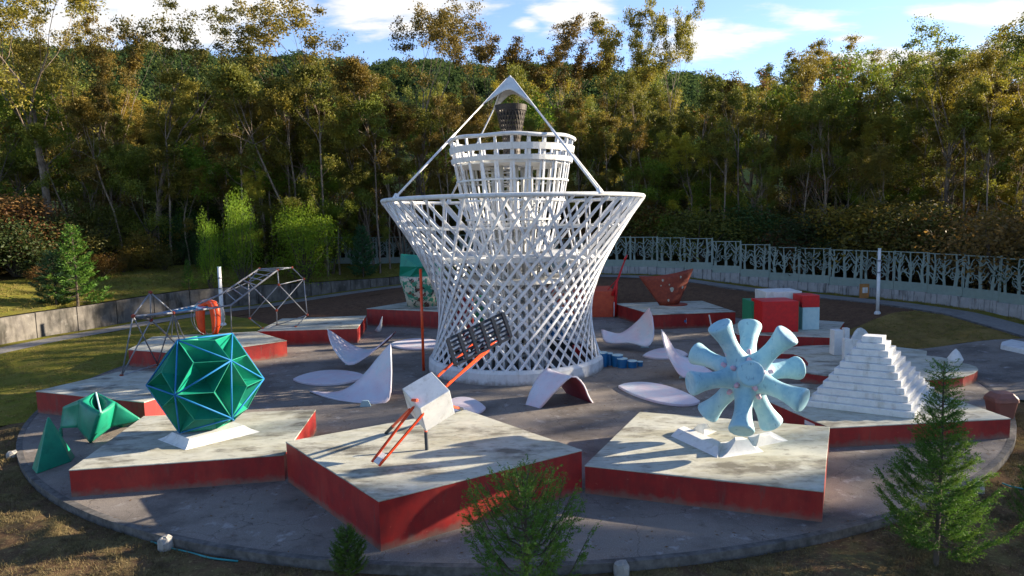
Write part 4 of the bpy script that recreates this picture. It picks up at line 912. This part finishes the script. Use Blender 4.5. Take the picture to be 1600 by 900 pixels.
# ------------------------------------------------------------------ small furniture
def pole(px, yb_, tx, yt, label, r=.13, Y=None):
    g = GT(px, yb_); t_ = D(tx, yt, g[1]); t_[0] = g[0]*.7+t_[0]*.3
    t = thing('light_pole', label, 'pole', g, 'white light poles by the path')
    h = t_[2]-g[2]; b = B(); b.lathe([(r*1.05, -.2), (r, h*.62), (r*.94, h*.62), (r*.9, h-.02)], g, 16); b.ob('shaft', M['white'], t, True)
    b = B(); b.lathe([(r*2, -.05), (r*2, .08), (r*1.2, .22)], g, 16); b.ob('base', M['white'], t)
    for z in (h*.62, h*.80): b = B(); b.lathe([(r*1.08, z), (r*1.14, z+.03), (r*1.08, z+.12)], g, 16); b.ob('collar', M['pipe'], t)
    b = B(); b.lathe([(r*1.05, h-.05), (r*1.05, h)], g, 16); b.ob('cap', M['pblue'], t)
pole(348, 508, 340, 417, 'white round light pole behind the orange arch', .16)
pole(1371, 490, 1371, 388, 'slim white square topped light pole on the berm in front of the fence', .12)
g = G(1563, 652); Z = np.array([g[0], g[1], 0])
bn = thing('litter_bin', 'brown plastic litter bin with domed lid at the right edge of the pavement', 'bin', Z)
def oct_(w, d, z, c=.25): return [(Z[0]+x*w/2, Z[1]+y*d/2, z) for x, y in ((-1+c, -1), (1-c, -1), (1, -1+c), (1, 1-c), (1-c, 1), (-1+c, 1), (-1, 1-c), (-1, -1+c))]
b = B(); b.prism(oct_(.78, .7, .03), oct_(1.0, .9, .72)); bevel(b.ob('body', M['brownbin'], bn), .02)
b = B(); b.prism(oct_(1.08, .98, .72), oct_(1.04, .94, .90)); b.prism(oct_(1.04, .94, .90), oct_(.70, .60, 1.12)); bevel(b.ob('lid', M['brownbin'], bn), .03, 2)
b = B(); b.box((Z[0], Z[1]-.44, .80), (.5, .03, .12)); b.ob('opening', M['black'], bn)
b = B(); q = [GT(1480, 538)*0+G(x, y, .25) for x, y in ((1565, 541), (1563, 546), (1612, 556), (1615, 544), (1580, 537))]; b.prism([(p[0], p[1], .1) for p in q[::-1]], [(p[0], p[1], .55) for p in q[::-1]]); o = b.ob('white_block', M['white'], org=(q[0][0], q[0][1], .1)); tag(bevel(o, .04, 2), 'low white concrete block lying on the right lawn by the frame edge', 'block')
g = GT(1350, 466); b = B(); 
eb = thing('orange_box', 'small orange box with a white notice standing below the fence wall', 'box', g)
b.box((g[0], g[1], g[2]+.65), (.72, .35, 1.3)); bevel(b.ob('housing', M['wood'], eb), .02)
b = B(); b.box((g[0]-.02, g[1]-.19, g[2]+.75), (.46, .02, .5)); b.ob('notice', M['white'], eb)
for px, py_, sz, lb in ((270, 838, .42, 'grey marker stone on the plaza rim at lower left'), (966, 876, .40, 'grey marker stone on the plaza rim at the bottom centre'), (1512, 752, .42, 'grey marker stone on the plaza rim at lower right'), (20, 708, .40, 'grey marker stone on the plaza rim at far left')):
    g = G(px, py_, 0); d = g[:2]-PC; d /= np.linalg.norm(d); g[:2] = PC+d*(PR+.16)
    b = B(); rng_ = random.Random(px); b.lathe([(sz*.55, -.5), (sz*.5, -.02), (sz*.42, .07), (sz*.2, .10)], (g[0], g[1], 0), 9); b.v = [p+np.array([rng_.uniform(-.03, .03) for _ in range(3)]) for p in b.v]; o = b.ob('marker_stone', M['stone'], org=(g[0], g[1], -.2)); tag(o, lb, 'stone', 'marker stones around the plaza rim')
def hose(pts, label):
    q = [GT(*p)+np.array([0, 0, .04]) for p in pts]; b = B(); b.tube(crv(q, 24), .028, 6, True); tag(b.ob('hose', M['sandpipe'], org=q[0], smooth=True), label, 'hose')
hose([(236, 848), (262, 857), (300, 866), (330, 874), (372, 879)], 'teal irrigation hose lying below the plaza rim at lower left')
hose([(1566, 757), (1580, 762), (1600, 766)], 'green pipe end lying on the soil at lower right')
# ------------------------------------------------------------------ vegetation
def leaf_quads(cen, size, rng, asp=.45, droop=.0, up=.0):
    n = len(cen); d = rng.normal(size=(n, 3)); d[:, 2] = d[:, 2]*.8-droop+up; d /= np.linalg.norm(d, axis=1, keepdims=True)
    e = rng.normal(size=(n, 3)); s = np.cross(d, e); s /= np.linalg.norm(s, axis=1, keepdims=True)+1e-9
    L_ = size*rng.uniform(.6, 1.3, (n, 1)); v = np.stack([cen-d*L_/2, cen+s*L_*asp/2, cen+d*L_/2, cen-s*L_*asp/2], 1).reshape(-1, 3)
    return v, np.arange(4*n).reshape(n, 4)
def tree_mesh(seed, H=24, fork=.35, spread=.5, clumps=150, per=42, lsize=.34, crad=1.05, lead=3, tr=.26, lean=.04, low=0, bare=.2):
    rng = np.random.default_rng(seed); wood = B(); tips = []
    def branch(p, d, ln, r, lev):
        n = 4 if lev < 2 else 3; pts = [p]; rr = [r]; q = p.copy(); dd = d.copy()
        for i in range(n):
            dd = dd+rng.normal(size=3)*(.07 if lev == 0 else .16); dd[2] += .05*lev; dd /= np.linalg.norm(dd); q = q+dd*ln/n; pts.append(q); rr.append(r*(1-.55*(i+1)/n) if lev else r*(1-.35*(i+1)/n))
        wood.tube(pts, rr, 7 if lev == 0 else (5 if lev < 2 else 3), False)
        if lev >= 3:
            tips.append(pts[-1]); tips.append(pts[-2]); return
        k_ = lead if lev == 0 else rng.integers(3, 5)
        for i in range(k_):
            t = 1 if (i == 0 or lev == 0) else rng.uniform(.35, 1); j = min(n-1, int(t*n)); st = pts[j+1]
            a = rng.uniform(0, 6.28)+i*2.1; sp = (spread*rng.uniform(.5, 1.1))*(.6 if (i == 0) else 1.15); nd = dd+np.array([math.cos(a), math.sin(a), 0])*sp; nd[2] = max(nd[2], .25); nd /= np.linalg.norm(nd)
            L2_ = {0: (H*(1-fork))*.46, 1: (H*(1-fork))*.30, 2: (H*(1-fork))*.18}[lev]*rng.uniform(.75, 1.15)
            branch(st, nd, L2_, rr[j+1]*(.72 if i == 0 else .5), lev+1)
        if lev == 0:
            for i in range(low):
                t = rng.uniform(.35, .95); j = min(n-1, int(t*n)); a = rng.uniform(0, 6.28); nd = np.array([math.cos(a), math.sin(a), rng.uniform(.3, .9)]); nd /= np.linalg.norm(nd); branch(pts[j+1], nd, H*.13*rng.uniform(.6, 1.2), r*.28, 2)
    d0 = np.array([rng.normal()*lean, rng.normal()*lean, 1.]); branch(np.zeros(3), d0/np.linalg.norm(d0), H*fork, tr, 0)
    tips = np.array(tips); idx = rng.permutation(len(tips))[:clumps]; C_ = tips[idx]
    cen = []
    for c in C_:
        if rng.random() < bare*.5: continue
        k_ = int(per*rng.uniform(.5, 1.3)); q = rng.normal(size=(k_, 3))*crad*np.array([.62, .62, .42])*rng.uniform(.6, 1.15); cen.append(c+q)
    cen = np.concatenate(cen); v, f = leaf_quads(cen, lsize, rng, .5, .45)
    ztop = cen[:, 2].max()
    wv = np.array(wood.v); tri = wood.f
    return mesh('trunk', wv, tri, True), mesh('crown', v, f), float(ztop)
def bush_mesh(seed, R=1.5, Hh=2.4, n=1500, lsize=.22, lumps=9, bark='bark_d'):
    rng = np.random.default_rng(seed); wood = B(); cen = []
    for i in range(lumps):
        a = rng.uniform(0, 6.28); rr = R*rng.uniform(.05, .75); z = Hh*rng.uniform(.25, .88)*(1-.35*rr/R); c = np.array([rr*math.cos(a), rr*math.sin(a), z])
        wood.tube([np.array([0, 0, -.2]), c*np.array([.4, .4, .5]), c], [.06, .04, .015], 4, False)
        k_ = n//lumps; q = rng.normal(size=(k_, 3)); q /= np.linalg.norm(q, axis=1, keepdims=True); q *= (rng.random((k_, 1))**.45)*R*.5*rng.uniform(.7, 1.25); q[:, 2] *= .8; cen.append(c+q)
    cen = np.concatenate(cen); cen = cen[cen[:, 2] > 0]; v, f = leaf_quads(cen, lsize, rng, .55, 0, .2)
    return mesh('stems', np.array(wood.v), wood.f), mesh('foliage', v, f), float(cen[:, 2].max())
def conifer_mesh(seed, H=5, R=1.25, nb=90, lsz=.12, sprays=16, pw=1.0, up=.35, thin=0):
    rng = np.random.default_rng(seed); wood = B(); V_ = []; wood.tube([np.array([0, 0, -.2]), np.array([.03, 0, H*.5]), np.array([0, .02, H])], [.07*H/5, .04*H/5, .01], 6, False)
    cen = []; dirs = []
    for i in range(nb):
        t = (i+.5)/nb; z = H*(.06+.92*t**.92); L_ = R*(1-t)**pw*rng.uniform(.6, 1.15)+.10; a = i*2.4+rng.normal()*.2; u = np.array([math.cos(a), math.sin(a), 0])
        p = np.array([0, 0, z]); pts = [p]
        for s_ in (.35, .7, 1.): pts.append(p+u*L_*s_+np.array([0, 0, up*L_*(s_**1.6)-.12*L_*math.sin(math.pi*s_)]))
        wood.tube(pts, [.018, .013, .009, .004], 3, False)
        m_ = max(3, int(sprays*L_/R*2.2))
        for k_ in range(m_):
            s_ = rng.uniform(.12, 1)**.75; base = p+u*L_*s_+np.array([0, 0, up*L_*(s_**1.6)-.12*L_*math.sin(math.pi*s_)])
            sd_ = u*rng.uniform(.5, 1)+np.cross(u, (0, 0, 1))*rng.uniform(-1, 1)*1.1+np.array([0, 0, rng.uniform(.1, .9)]); sd_ /= np.linalg.norm(sd_); ln = .28*R*(1-.5*s_)*rng.uniform(.5, 1.2)+.06
            kk = max(4, int(ln/lsz*3.4)); w = rng.random((kk, 1)); cen.append(base+sd_*w*ln+rng.normal(size=(kk, 3))*lsz*.32); dirs.append(np.tile(sd_, (kk, 1)))
    cen = np.concatenate(cen); dirs = np.concatenate(dirs); n = len(cen); d = dirs+rng.normal(size=(n, 3))*.55; d /= np.linalg.norm(d, axis=1, keepdims=True)
    e = rng.normal(size=(n, 3)); s = np.cross(d, e); s /= np.linalg.norm(s, axis=1, keepdims=True); L_ = lsz*rng.uniform(.6, 1.3, (n, 1))
    v = np.stack([cen-d*L_*.5, cen+s*L_*.16, cen+d*L_*.7, cen-s*L_*.16], 1).reshape(-1, 3)
    return mesh('trunk', np.array(wood.v), wood.f), mesh('foliage', v, np.arange(4*n).reshape(n, 4)), H
LIB = {}
def lib(kind, variants):
    LIB[kind] = variants
def withmat(t, bark, leaf_):
    a, b_, h = t; a.materials.append(M[bark]); b_.materials.append(M[leaf_]); return (a, b_, h)
def both(t, bark, leaves):
    out = []
    for lf in leaves:
        a, b_, h = t; a2 = a; b2 = b_.copy(); b2.materials.clear(); b2.materials.append(M[lf])
        if not a2.materials: a2.materials.append(M[bark])
        out.append((a2, b2, h))
    return out
tall = [tree_mesh(s, 27, .34, .55, 330, 125, .25, .66, 4, .30, .05, 4) for s in (1, 2, 3)]
slim = [tree_mesh(s, 24, .38, .27, 250, 125, .25, .62, 4, .17, .05, 6) for s in (11, 12, 13)]
full = [tree_mesh(s, 20, .22, .55, 280, 100, .28, .95, 4, .26, .05, 5, bare=0) for s in (21, 22)]
LIB['tall'] = sum([both(t, 'bark', ['euc', 'euc_g']) for t in tall], [])
LIB['slim'] = sum([both(t, 'bark', ['euc', 'euc_y']) for t in slim], [])
LIB['mid'] = sum([both(t, 'bark', ['euc_g', 'euc']) for t in slim], [])
LIB['full'] = sum([both(t, 'bark_d', ['euc_g', 'broad']) for t in full], [])
LIB['bright'] = sum([both(t, 'bark_d', ['broad']) for t in full], [])
LIB['bare'] = [withmat(tree_mesh(s, 20, .3, .4, 60, 16, .3, .9, 4, .2, .06, 6, bare=1.2), 'bark', 'brown') for s in (31, 32)]
bm_ = [bush_mesh(s, 1.9, 3.0, 4600, .13, 19) for s in (41, 42, 43)]
fm_ = [bush_mesh(s, 1.6, 3.0, 11000, .07, 26) for s in (44, 45, 46)]
for k_, ms in (('b_dark_fine', 'dark'), ('b_olive_fine', 'olive'), ('b_brown_fine', 'brown')): LIB[k_] = sum([both(t, 'bark_d', [ms]) for t in fm_], [])
M['lime'] = leafm('lime_leaf', (.17, .28, .018), (.13, .22, .016), (.26, .34, .02), .7, .5, .3)
LIB['b_fine'] = sum([both(t, 'bark_d', ['lime']) for t in fm_], [])
for nm, ms in (('b_dark', ['dark']), ('b_brown', ['brown']), ('b_olive', ['olive']), ('b_ochre', ['ochre']), ('b_bright', ['broad'])):
    LIB[nm] = sum([both(t, 'bark_d', ms) for t in bm_], [])
pol = [tree_mesh(s, 22, .62, .26, 90, 90, .25, .60, 3, .13, .05, 5) for s in (71, 72, 73)]
LIB['pole'] = sum([both(t, 'bark', ['euc', 'euc_g']) for t in pol], [])
LIB['con'] = [withmat(conifer_mesh(51, 5, 1.35, 60, .16, 13, 1.0, .2), 'bark_d', 'conif'), withmat(conifer_mesh(52, 5, 1.3, 70, .16, 15, .7, .2), 'bark_d', 'conif2')]
def plant(kind, x, y, top, label, cat, group=None, var=None, wid=1., name=None, z=None, rot=None):
    L_ = LIB[kind]; i = (int(abs(x*7.3+y*3.1)) if var is None else var) % len(L_); a, b_, h = L_[i]
    z = gz(x, y)-.1 if z is None else z; s_ = (top-z)/h
    nm = name or {'b': 'shrub', 'c': 'conifer'}.get(kind[0] if kind[:2] in ('b_', 'co') else 'x', 'eucalyptus_tree')
    t = thing(nm, label, cat, (x, y, z), group); rz = (abs(x*1.7+y*2.3) % 6.28) if rot is None else rot
    inst(a, 'trunk' if kind[:2] != 'b_' else 'stems', t, (0, 0, 0), (0, 0, rz), (s_*wid, s_*wid, s_)); inst(b_, 'crown' if kind[:2] != 'b_' else 'foliage', t, (0, 0, 0), (0, 0, rz), (s_*wid, s_*wid, s_)); return t
def ppx(kind, px, ytop, Y, label, cat='tree', **k_):
    p = D(px, ytop, Y); return plant(kind, p[0], Y, p[2], label, cat, **k_)
# singled-out trees of the first row
for kind, px, yt, Y, lb, kw in [
    ('tall', 45, -80, 80, 'tall bare trunked eucalyptus at the far left whose crown leaves the frame', dict(var=0, wid=1.1)),
    ('tall', 205, -50, 82, 'tall dark trunked eucalyptus above the pipe climbing frame', dict(var=3, wid=1.0)),
    ('tall', 490, -70, 84, 'tall forked eucalyptus left of centre with sky behind its crown', dict(var=2, wid=1.15)),
    ('tall', 622, -15, 90, 'tall pale stemmed eucalyptus left of the tower', dict(var=4, wid=.9)),
    ('tall', 110, -10, 90, 'tall eucalyptus with dense golden crown between the two leftmost giants', dict(var=2, wid=.8)),
    ('slim', 160, 20, 94, 'slender olive eucalyptus above the light green cedar', dict(var=4, wid=.8)),
    ('slim', 1430, 80, 78, 'slender eucalyptus left of the spreading upper right one', dict(var=2, wid=.9)),
    ('slim', 1545, 45, 72, 'slender eucalyptus between the two spreading upper right ones', dict(var=0, wid=.9)),
    ('slim', 1240, 70, 88, 'slender eucalyptus left of the dense bright green tree', dict(var=4, wid=.8)),
    ('slim', 745, 20, 105, 'slender eucalyptus just left behind the canopy tip of the tower', dict(var=0)),
    ('slim', 868, 22, 104, 'slender eucalyptus right behind the canopy tip of the tower', dict(var=2)),
    ('slim', 930, 25, 100, 'yellowish slender eucalyptus right of the tower', dict(var=4)),
    ('slim', 1058, -30, 96, 'very tall slender eucalyptus that stands alone against the sky', dict(var=0, wid=.62)),
    ('slim', 990, 40, 101, 'thin crowned eucalyptus beside the very tall slender one', dict(var=2, wid=.6)),
    ('bright', 1335, 68, 84, 'dense bright green broadleaf tree on the right', dict(var=0, wid=.8, name='broadleaf_tree')),
    ('tall', 1490, 30, 74, 'spreading eucalyptus at the upper right', dict(var=1)),
    ('tall', 1590, -20, 66, 'spreading eucalyptus at the upper right corner of the frame', dict(var=5, wid=1.1)),
    ('bare', 1290, 85, 80, 'nearly bare pale branched tree in front of the bright green tree', dict(var=0)),
    ('bare', 1190, 85, 84, 'nearly bare brown twiggy tree right of the very tall slender eucalyptus', dict(var=1)),
    ('full', 300, 112, 92, 'yellow crowned tree rising left of centre below the hill', dict(var=0, wid=.8)),
    ('bright', 1120, 190, 86, 'mid height green tree behind the fence right of the tower', dict(var=1, wid=1.0, name='broadleaf_tree')),
]:
    ppx(kind, px, yt, Y, lb, **kw)
def where(px):
    for lim, w in ((90, 'at the far left edge'), (160, 'above the light green cedar'), (250, 'above the left end of the climbing frame'), (340, 'above the orange arch'), (420, 'above the ladder of the climbing frame'), (500, 'behind the rounded green tree'), (600, 'above the small round cedar'), (700, 'left of the tower canopy'), (800, 'behind the left half of the tower'), (900, 'behind the right half of the tower'), (1000, 'above the right rim of the tower'), (1090, 'above the rusty fan'), (1180, 'above the pale blue ball'), (1280, 'above the painted cubes'), (1370, 'left of the slim light pole'), (1460, 'right of the slim light pole'), (1540, 'above the white faceted egg')):
        if px < lim: return w
    return 'at the far right edge'
def topx(x, y): q = np.array([x, y, 10.])-CAM; return 800+FOC*(q@Rv)/(q@Fv)
LEAFN = {'mid': ['olive', 'brownish'], 'slim': ['brownish', 'yellow'], 'tall': ['brownish', 'olive'], 'full': ['olive', 'bright green'], 'bare': ['nearly bare', 'nearly bare'], 'bright': ['bright green', 'bright green']}
rnd_ = random.Random(77)
# forest rows behind, out to the sides as well
n_ = 0
prof_x = [-200, 0, 130, 260, 420, 560, 700, 800, 900, 1000, 1100, 1200, 1260, 1400, 1500, 1600, 1800]
prof_y = [70, 80, 110, 155, 150, 135, 140, 140, 132, 122, 122, 124, 95, 100, 80, 65, 55]
for row, (Y0, cnt, extra, kinds) in enumerate([(83, 24, 95, ['mid', 'slim', 'full']), (92, 30, 62, ['slim', 'mid', 'tall']), (102, 32, 30, ['slim', 'mid', 'slim', 'full']), (116, 32, 14, ['slim', 'mid']), (134, 32, 6, ['slim', 'mid', 'full'])]):
    for i in range(cnt):
        px = -150+1900*(i+rnd_.uniform(.1, .9))/cnt; Y = Y0+rnd_.uniform(-4, 4)
        if px > 1150: Y -= (px-1150)/450*16*(1 if row < 3 else .7)
        yt = float(np.interp(px, prof_x, prof_y))+extra+rnd_.choice((rnd_.uniform(-55, -15), rnd_.uniform(-25, 35), rnd_.uniform(-20, 40)))
        p = D(px, yt, Y)
        if math.hypot(p[0]-PC[0], Y-PC[1]) < 44: continue
        kd = rnd_.choice(kinds)
        vr = rnd_.randrange(6); w = rnd_.uniform(.85, 1.25)
        lb = '%s eucalyptus, forest row %s, %s' % (LEAFN[kd][vr % 2], ['one', 'two', 'three', 'four', 'five', 'six'][row], where(px))
        plant(kd, p[0], Y, p[2], lb, 'tree', 'eucalyptus trees of the forest', wid=w, rot=rnd_.uniform(0, 6.28), var=vr)
for i in range(95):                                       # slender pale stems in front of the mass
    px = -60+1720*rnd_.random(); Y = rnd_.uniform(79, 92)-(max(0, px-1100)/500*14); p = D(px, rnd_.uniform(90, 215), Y)
    if math.hypot(p[0]-PC[0], Y-PC[1]) < 43.5: continue
    vr = rnd_.randrange(6)
    plant('pole', p[0], Y, p[2], 'slender pale eucalyptus, %s crown, %s' % (['brownish', 'olive'][vr % 2], where(px)), 'tree', 'slender pale stems at the forest front', wid=rnd_.uniform(.8, 1.2), rot=rnd_.uniform(0, 6.28), var=vr)
for i in range(60):                                       # bare looking slim trunks and dark understorey trees
    px = -100+1800*rnd_.random(); Y = rnd_.uniform(78, 100)-(max(0, px-1100)/500*14); p = D(px, rnd_.uniform(215, 300), Y)
    if math.hypot(p[0]-PC[0], Y-PC[1]) < 43.5: continue
    kd = rnd_.choice(['full', 'mid', 'bare']); vr = rnd_.randrange(6)
    plant(kd, p[0], Y, p[2], 'low %s understorey tree %s' % (LEAFN[kd][vr % 2], where(px)), 'tree', 'understorey trees of the forest', wid=rnd_.uniform(1, 1.5), rot=rnd_.uniform(0, 6.28), var=vr)
for i in range(75):                                       # deep thicket between the trunks
    th = rnd_.uniform(20, 160); r = rnd_.uniform(60, 88); x, y = PC[0]+r*math.cos(math.radians(th)), PC[1]+r*math.sin(math.radians(th)); kd = rnd_.choice(['b_dark', 'b_olive', 'b_dark', 'b_brown'])
    plant(kd+'_fine', x, y, gz(x, y)+rnd_.uniform(5, 9), '%s tall shrub between trunks %s' % ({'b_dark': 'dark green', 'b_olive': 'olive', 'b_brown': 'brown'}[kd], where(topx(x, y))), 'shrub', 'tall shrubs between the forest trunks', wid=rnd_.uniform(1.2, 1.9), rot=rnd_.uniform(0, 6.28), var=rnd_.randrange(3))
# shrubs at the forest edge
for i in range(150):
    th = rnd_.uniform(0, 172); left = th > 96
    r = rnd_.uniform(50.5, 60) if left else rnd_.uniform(40.2, 50)
    x, y = PC[0]+r*math.cos(math.radians(th)), PC[1]+r*math.sin(math.radians(th)); hgt = rnd_.choice((rnd_.uniform(1.6, 4), rnd_.uniform(3, 7.5)))
    kd = rnd_.choice(['b_dark', 'b_dark', 'b_dark', 'b_olive', 'b_olive', 'b_ochre', 'b_brown']) if left else rnd_.choice(['b_dark', 'b_dark', 'b_olive', 'b_olive', 'b_brown', 'b_ochre'])
    desc = {'b_dark': 'dark green shrub in the thicket at the forest edge', 'b_brown': 'brown leaved shrub in the thicket at the forest edge', 'b_olive': 'olive green shrub in the thicket at the forest edge', 'b_ochre': 'ochre yellow shrub in the thicket at the forest edge'}[kd]
    gname = desc.split(' in ')[0]+'s of the thicket'; desc = '%s %s of the thicket %s' % ('tall' if hgt > 5 else 'low' if hgt < 3.8 else 'middling', desc.split(' in ')[0], where(topx(x, y)))
    plant(kd, x, y, gz(x, y)+hgt, desc, 'shrub', gname, wid=rnd_.uniform(.9, 1.4), rot=rnd_.uniform(0, 6.28), var=rnd_.randrange(3))
for kind, px, yt, yb_, lb, kw in [
    ('con', 122, 350, 484, 'light green cedar with layered branches on the raised left lawn', dict(var=0, wid=1.25)),
    ('con', 88, 392, 480, 'dark blue green cedar left of the light green cedar', dict(var=1, wid=1.5)),
    ('b_fine', 330, 322, 462, 'narrow lime green tree at the forest edge above the climbing frame', dict(var=0, wid=.26)),
    ('b_fine', 380, 290, 458, 'tall narrow green tree left of the rounded green tree', dict(var=1, wid=.32)),
    ('b_fine', 475, 312, 450, 'rounded bright green tree on the raised lawn behind the climbing frame', dict(var=2, wid=.80)),
    ('con', 568, 352, 437, 'small round dark green cedar on the lawn left of the tower', dict(var=1, wid=1.1)),
    ('con', 296, 405, 463, 'small thin young cedar on the raised lawn above the wall', dict(var=0, wid=.9)),
]:
    g = GT(px, yb_-3); top = D(px, yt, g[1]); plant(kind, g[0], g[1], top[2], lb, 'tree', name='cedar_tree' if kind == 'con' else 'broadleaf_tree', rot=1., **kw)
# trees standing right of the frame, whose long shadows lie over the plaza
for i in range(50):
    x = rnd_.uniform(44, 88); y = rnd_.uniform(12, 66)
    if math.hypot(x-PC[0], y-PC[1]) < 42 or x < .78*y+6: continue
    plant(rnd_.choice(['mid', 'slim', 'full']), x, y, gz(x, y)+rnd_.uniform(15, 22), 'eucalyptus beyond the right frame edge casting streaks of shade over the plaza', 'tree', 'eucalyptus trees right of the plaza', rot=rnd_.uniform(0, 6.28), var=rnd_.randrange(6), wid=rnd_.uniform(.9, 1.3))
# foreground plants
def fore(nm, mtuple, px, py_, topy, label, cat, wid=1., Y=None):
    g = GT(px, py_) if Y is None else np.array([D(px, py_, Y)[0], Y, gz(D(px, py_, Y)[0], Y)]); top = D(px, topy, g[1])[2]; a, b_, h = mtuple; s_ = (top-g[2])/h
    t = thing(nm, label, cat, g); inst(a, 'trunk', t, sc=(s_*wid, s_*wid, s_)); inst(b_, 'foliage', t, sc=(s_*wid, s_*wid, s_)); return t
fore('cedar_tree', withmat(conifer_mesh(61, 5, 1.65, 120, .052, 30, 1.6, .55), 'bark_d', 'conif'), 1462, 884, 566, 'young green cedar with a thin leading shoot in the right foreground', 'tree', .92)
fore('cedar_tree', withmat(conifer_mesh(62, 2.2, 1.0, 52, .042, 22, .85, 1.3), 'bark_d', 'conif'), 822, 930, 745, 'feathery green cedar bush at the bottom centre in front of the tall platform', 'shrub', 1.0, 15.2)
fore('cedar_tree', withmat(conifer_mesh(63, 1.6, .55, 70, .032, 24, .5, .7), 'bark_d', 'conif'), 545, 905, 828, 'small dense green cedar bush left of the tall platform corner', 'shrub', 1.0)
fore('cedar_tree', withmat(conifer_mesh(64, 3, 1.0, 60, .06, 14, .8, .5), 'bark_d', 'conif'), 1618, 830, 700, 'green cedar cut off by the right edge of the frame', 'shrub', .8)
# grass on the near soil and on the lawns
def blades(name, label, t0, t1, r0, r1, n, hgt, w, seed, dens=0., fz=0.13):
    rng = np.random.default_rng(seed); V_ = np.zeros((n, 3, 3), np.float32); i = 0
    while i < n:
        th = rng.uniform(t0, t1); r = math.sqrt(rng.uniform(r0*r0, r1*r1)); x = PC[0]+r*math.cos(math.radians(th)); y = PC[1]+r*math.sin(math.radians(th))
        if vnoise(x*1.3+5, y*1.3) < dens-rng.random()*.5: continue
        z = hfun(th, r)+fz*vnoise(x, y)*ss((r-r0-.1)/.8)-.01; m_ = min(6, n-i)
        for k_ in range(m_):
            a = rng.uniform(0, 6.28); h = hgt*rng.uniform(.4, 1.3); dx, dy = rng.normal(size=2)*hgt*.5; ox, oy = rng.normal(size=2)*.06
            c, s_ = math.cos(a)*w/2, math.sin(a)*w/2; V_[i] = ((x+ox-c, y+oy-s_, z), (x+ox+c, y+oy+s_, z), (x+ox+dx, y+oy+dy, z+h)); i += 1
    o = ob(name, V_.reshape(-1, 3), np.arange(3*n).reshape(n, 3), M['soilb' if name == 'soil_grass' else 'grassb']); return tag(o, label, 'grass', kind='stuff')
blades('soil_grass', 'short dry grass tufts on the soil in front of the plaza', 208, 334, PR+.06, 33, 130000, .11, .02, 3, .1)
blades('lawn_grass', 'yellow green grass on the left lawn beside the plaza', 150, 206, PR+.1, 37, 30000, .09, .035, 4, -.2, .04)
blades('terrace_grass', 'long sunlit grass on the raised left lawn above the wall', 100, 170, 41.8, 52, 30000, .22, .06, 5, -.2, .10)
blades('verge_grass', 'grass fringe along the fence wall', 3, 90, 36.8, 37.9, 8000, .16, .04, 6, -.2, .03)
blades('right_lawn_grass', 'grass on the right lawn beside the path', 3, 19, PR+.1, 33.5, 9000, .07, .03, 7, -.2, .03)
rg_ = np.random.default_rng(12); n = 5200; th = rg_.uniform(0, 2*np.pi, n); rr = PR*np.sqrt(rg_.random(n))*.995
cl = np.array([math.sin(a*3.1+1.7*b_)+math.cos(b_*.9-a*2) for a, b_ in zip(th, rr)]); keep = cl > rg_.uniform(-1.2, 1.6, n); th, rr = th[keep], rr[keep]; n = len(th)
c_ = np.stack([PC[0]+rr*np.cos(th), PC[1]+rr*np.sin(th), np.full(n, .012)], 1); a_ = rg_.uniform(0, 6.28, n); l_ = rg_.uniform(.025, .075, (n, 1)); d_ = np.stack([np.cos(a_), np.sin(a_), rg_.normal(size=n)*.1], 1); e_ = np.stack([-np.sin(a_), np.cos(a_), rg_.normal(size=n)*.1], 1)
v = np.stack([c_-d_*l_, c_+e_*l_*.4, c_+d_*l_, c_-e_*l_*.4], 1).reshape(-1, 3); v[:, 2] = np.maximum(v[:, 2], .006)
tag(ob('fallen_leaves', v, np.arange(4*n).reshape(n, 4), M['brown']), 'small fallen leaves scattered over the pavement', 'leaves', kind='stuff')
# things that came out with the same words are told apart by their place from left to right
same = {}
for o in bpy.data.objects:
    if o.parent is None and o.get('label') and o.get('group') and 'right of the plaza' not in o['group']: same.setdefault(o['label'], []).append(o)
ORD = ['leftmost', 'second from left', 'third from left', 'fourth from left', 'fifth from left', 'sixth from left', 'seventh from left']
for lb, os_ in same.items():
    if len(os_) < 2: continue
    os_.sort(key=lambda o: topx(o.location.x, o.location.y))
    for i, o in enumerate(os_): o['label'] = lb.replace(' of the thicket', '').replace(' between trunks', '').replace(', forest row', ' in row')+', '+('rightmost' if i == len(os_)-1 else ORD[min(i, 6)])
# far wood on the hill
def far_wood():
    rng = np.random.default_rng(9); V_ = []; cnt = 9000
    base = rng.normal(size=(62, 3)); base /= np.linalg.norm(base, axis=1, keepdims=True); base[:, 2] = np.abs(base[:, 2])*1.1-.15
    for i in range(cnt):
        th = rng.uniform(50, 130); r = math.sqrt(rng.uniform(520**2, 880**2)) if i % 9 else rng.uniform(300, 520); x = PC[0]+r*math.cos(math.radians(th)); y = PC[1]+r*math.sin(math.radians(th)); z = hfun(th, r)
        R_ = rng.uniform(3.6, 7.5); k_ = 70; c = base*R_*np.array([1, 1, rng.uniform(.9, 1.7)])*rng.uniform(.75, 1.1, (62, 1)); c = c+np.array([x, y, z+R_*.6])
        V_.append(c)
    cen = np.concatenate(V_); v, f = leaf_quads(cen, 2.0, rng, .85)
    return tag(ob('far_wood', v, f, M['farleaf']), 'dark green woodland covering the hill behind the forest', 'woodland', kind='stuff')
far_wood()
print('objects', len(bpy.data.objects), 'tris', sum(len(p.data.polygons)*2 for p in bpy.data.objects if p.type == 'MESH' and p.data.users == 1))
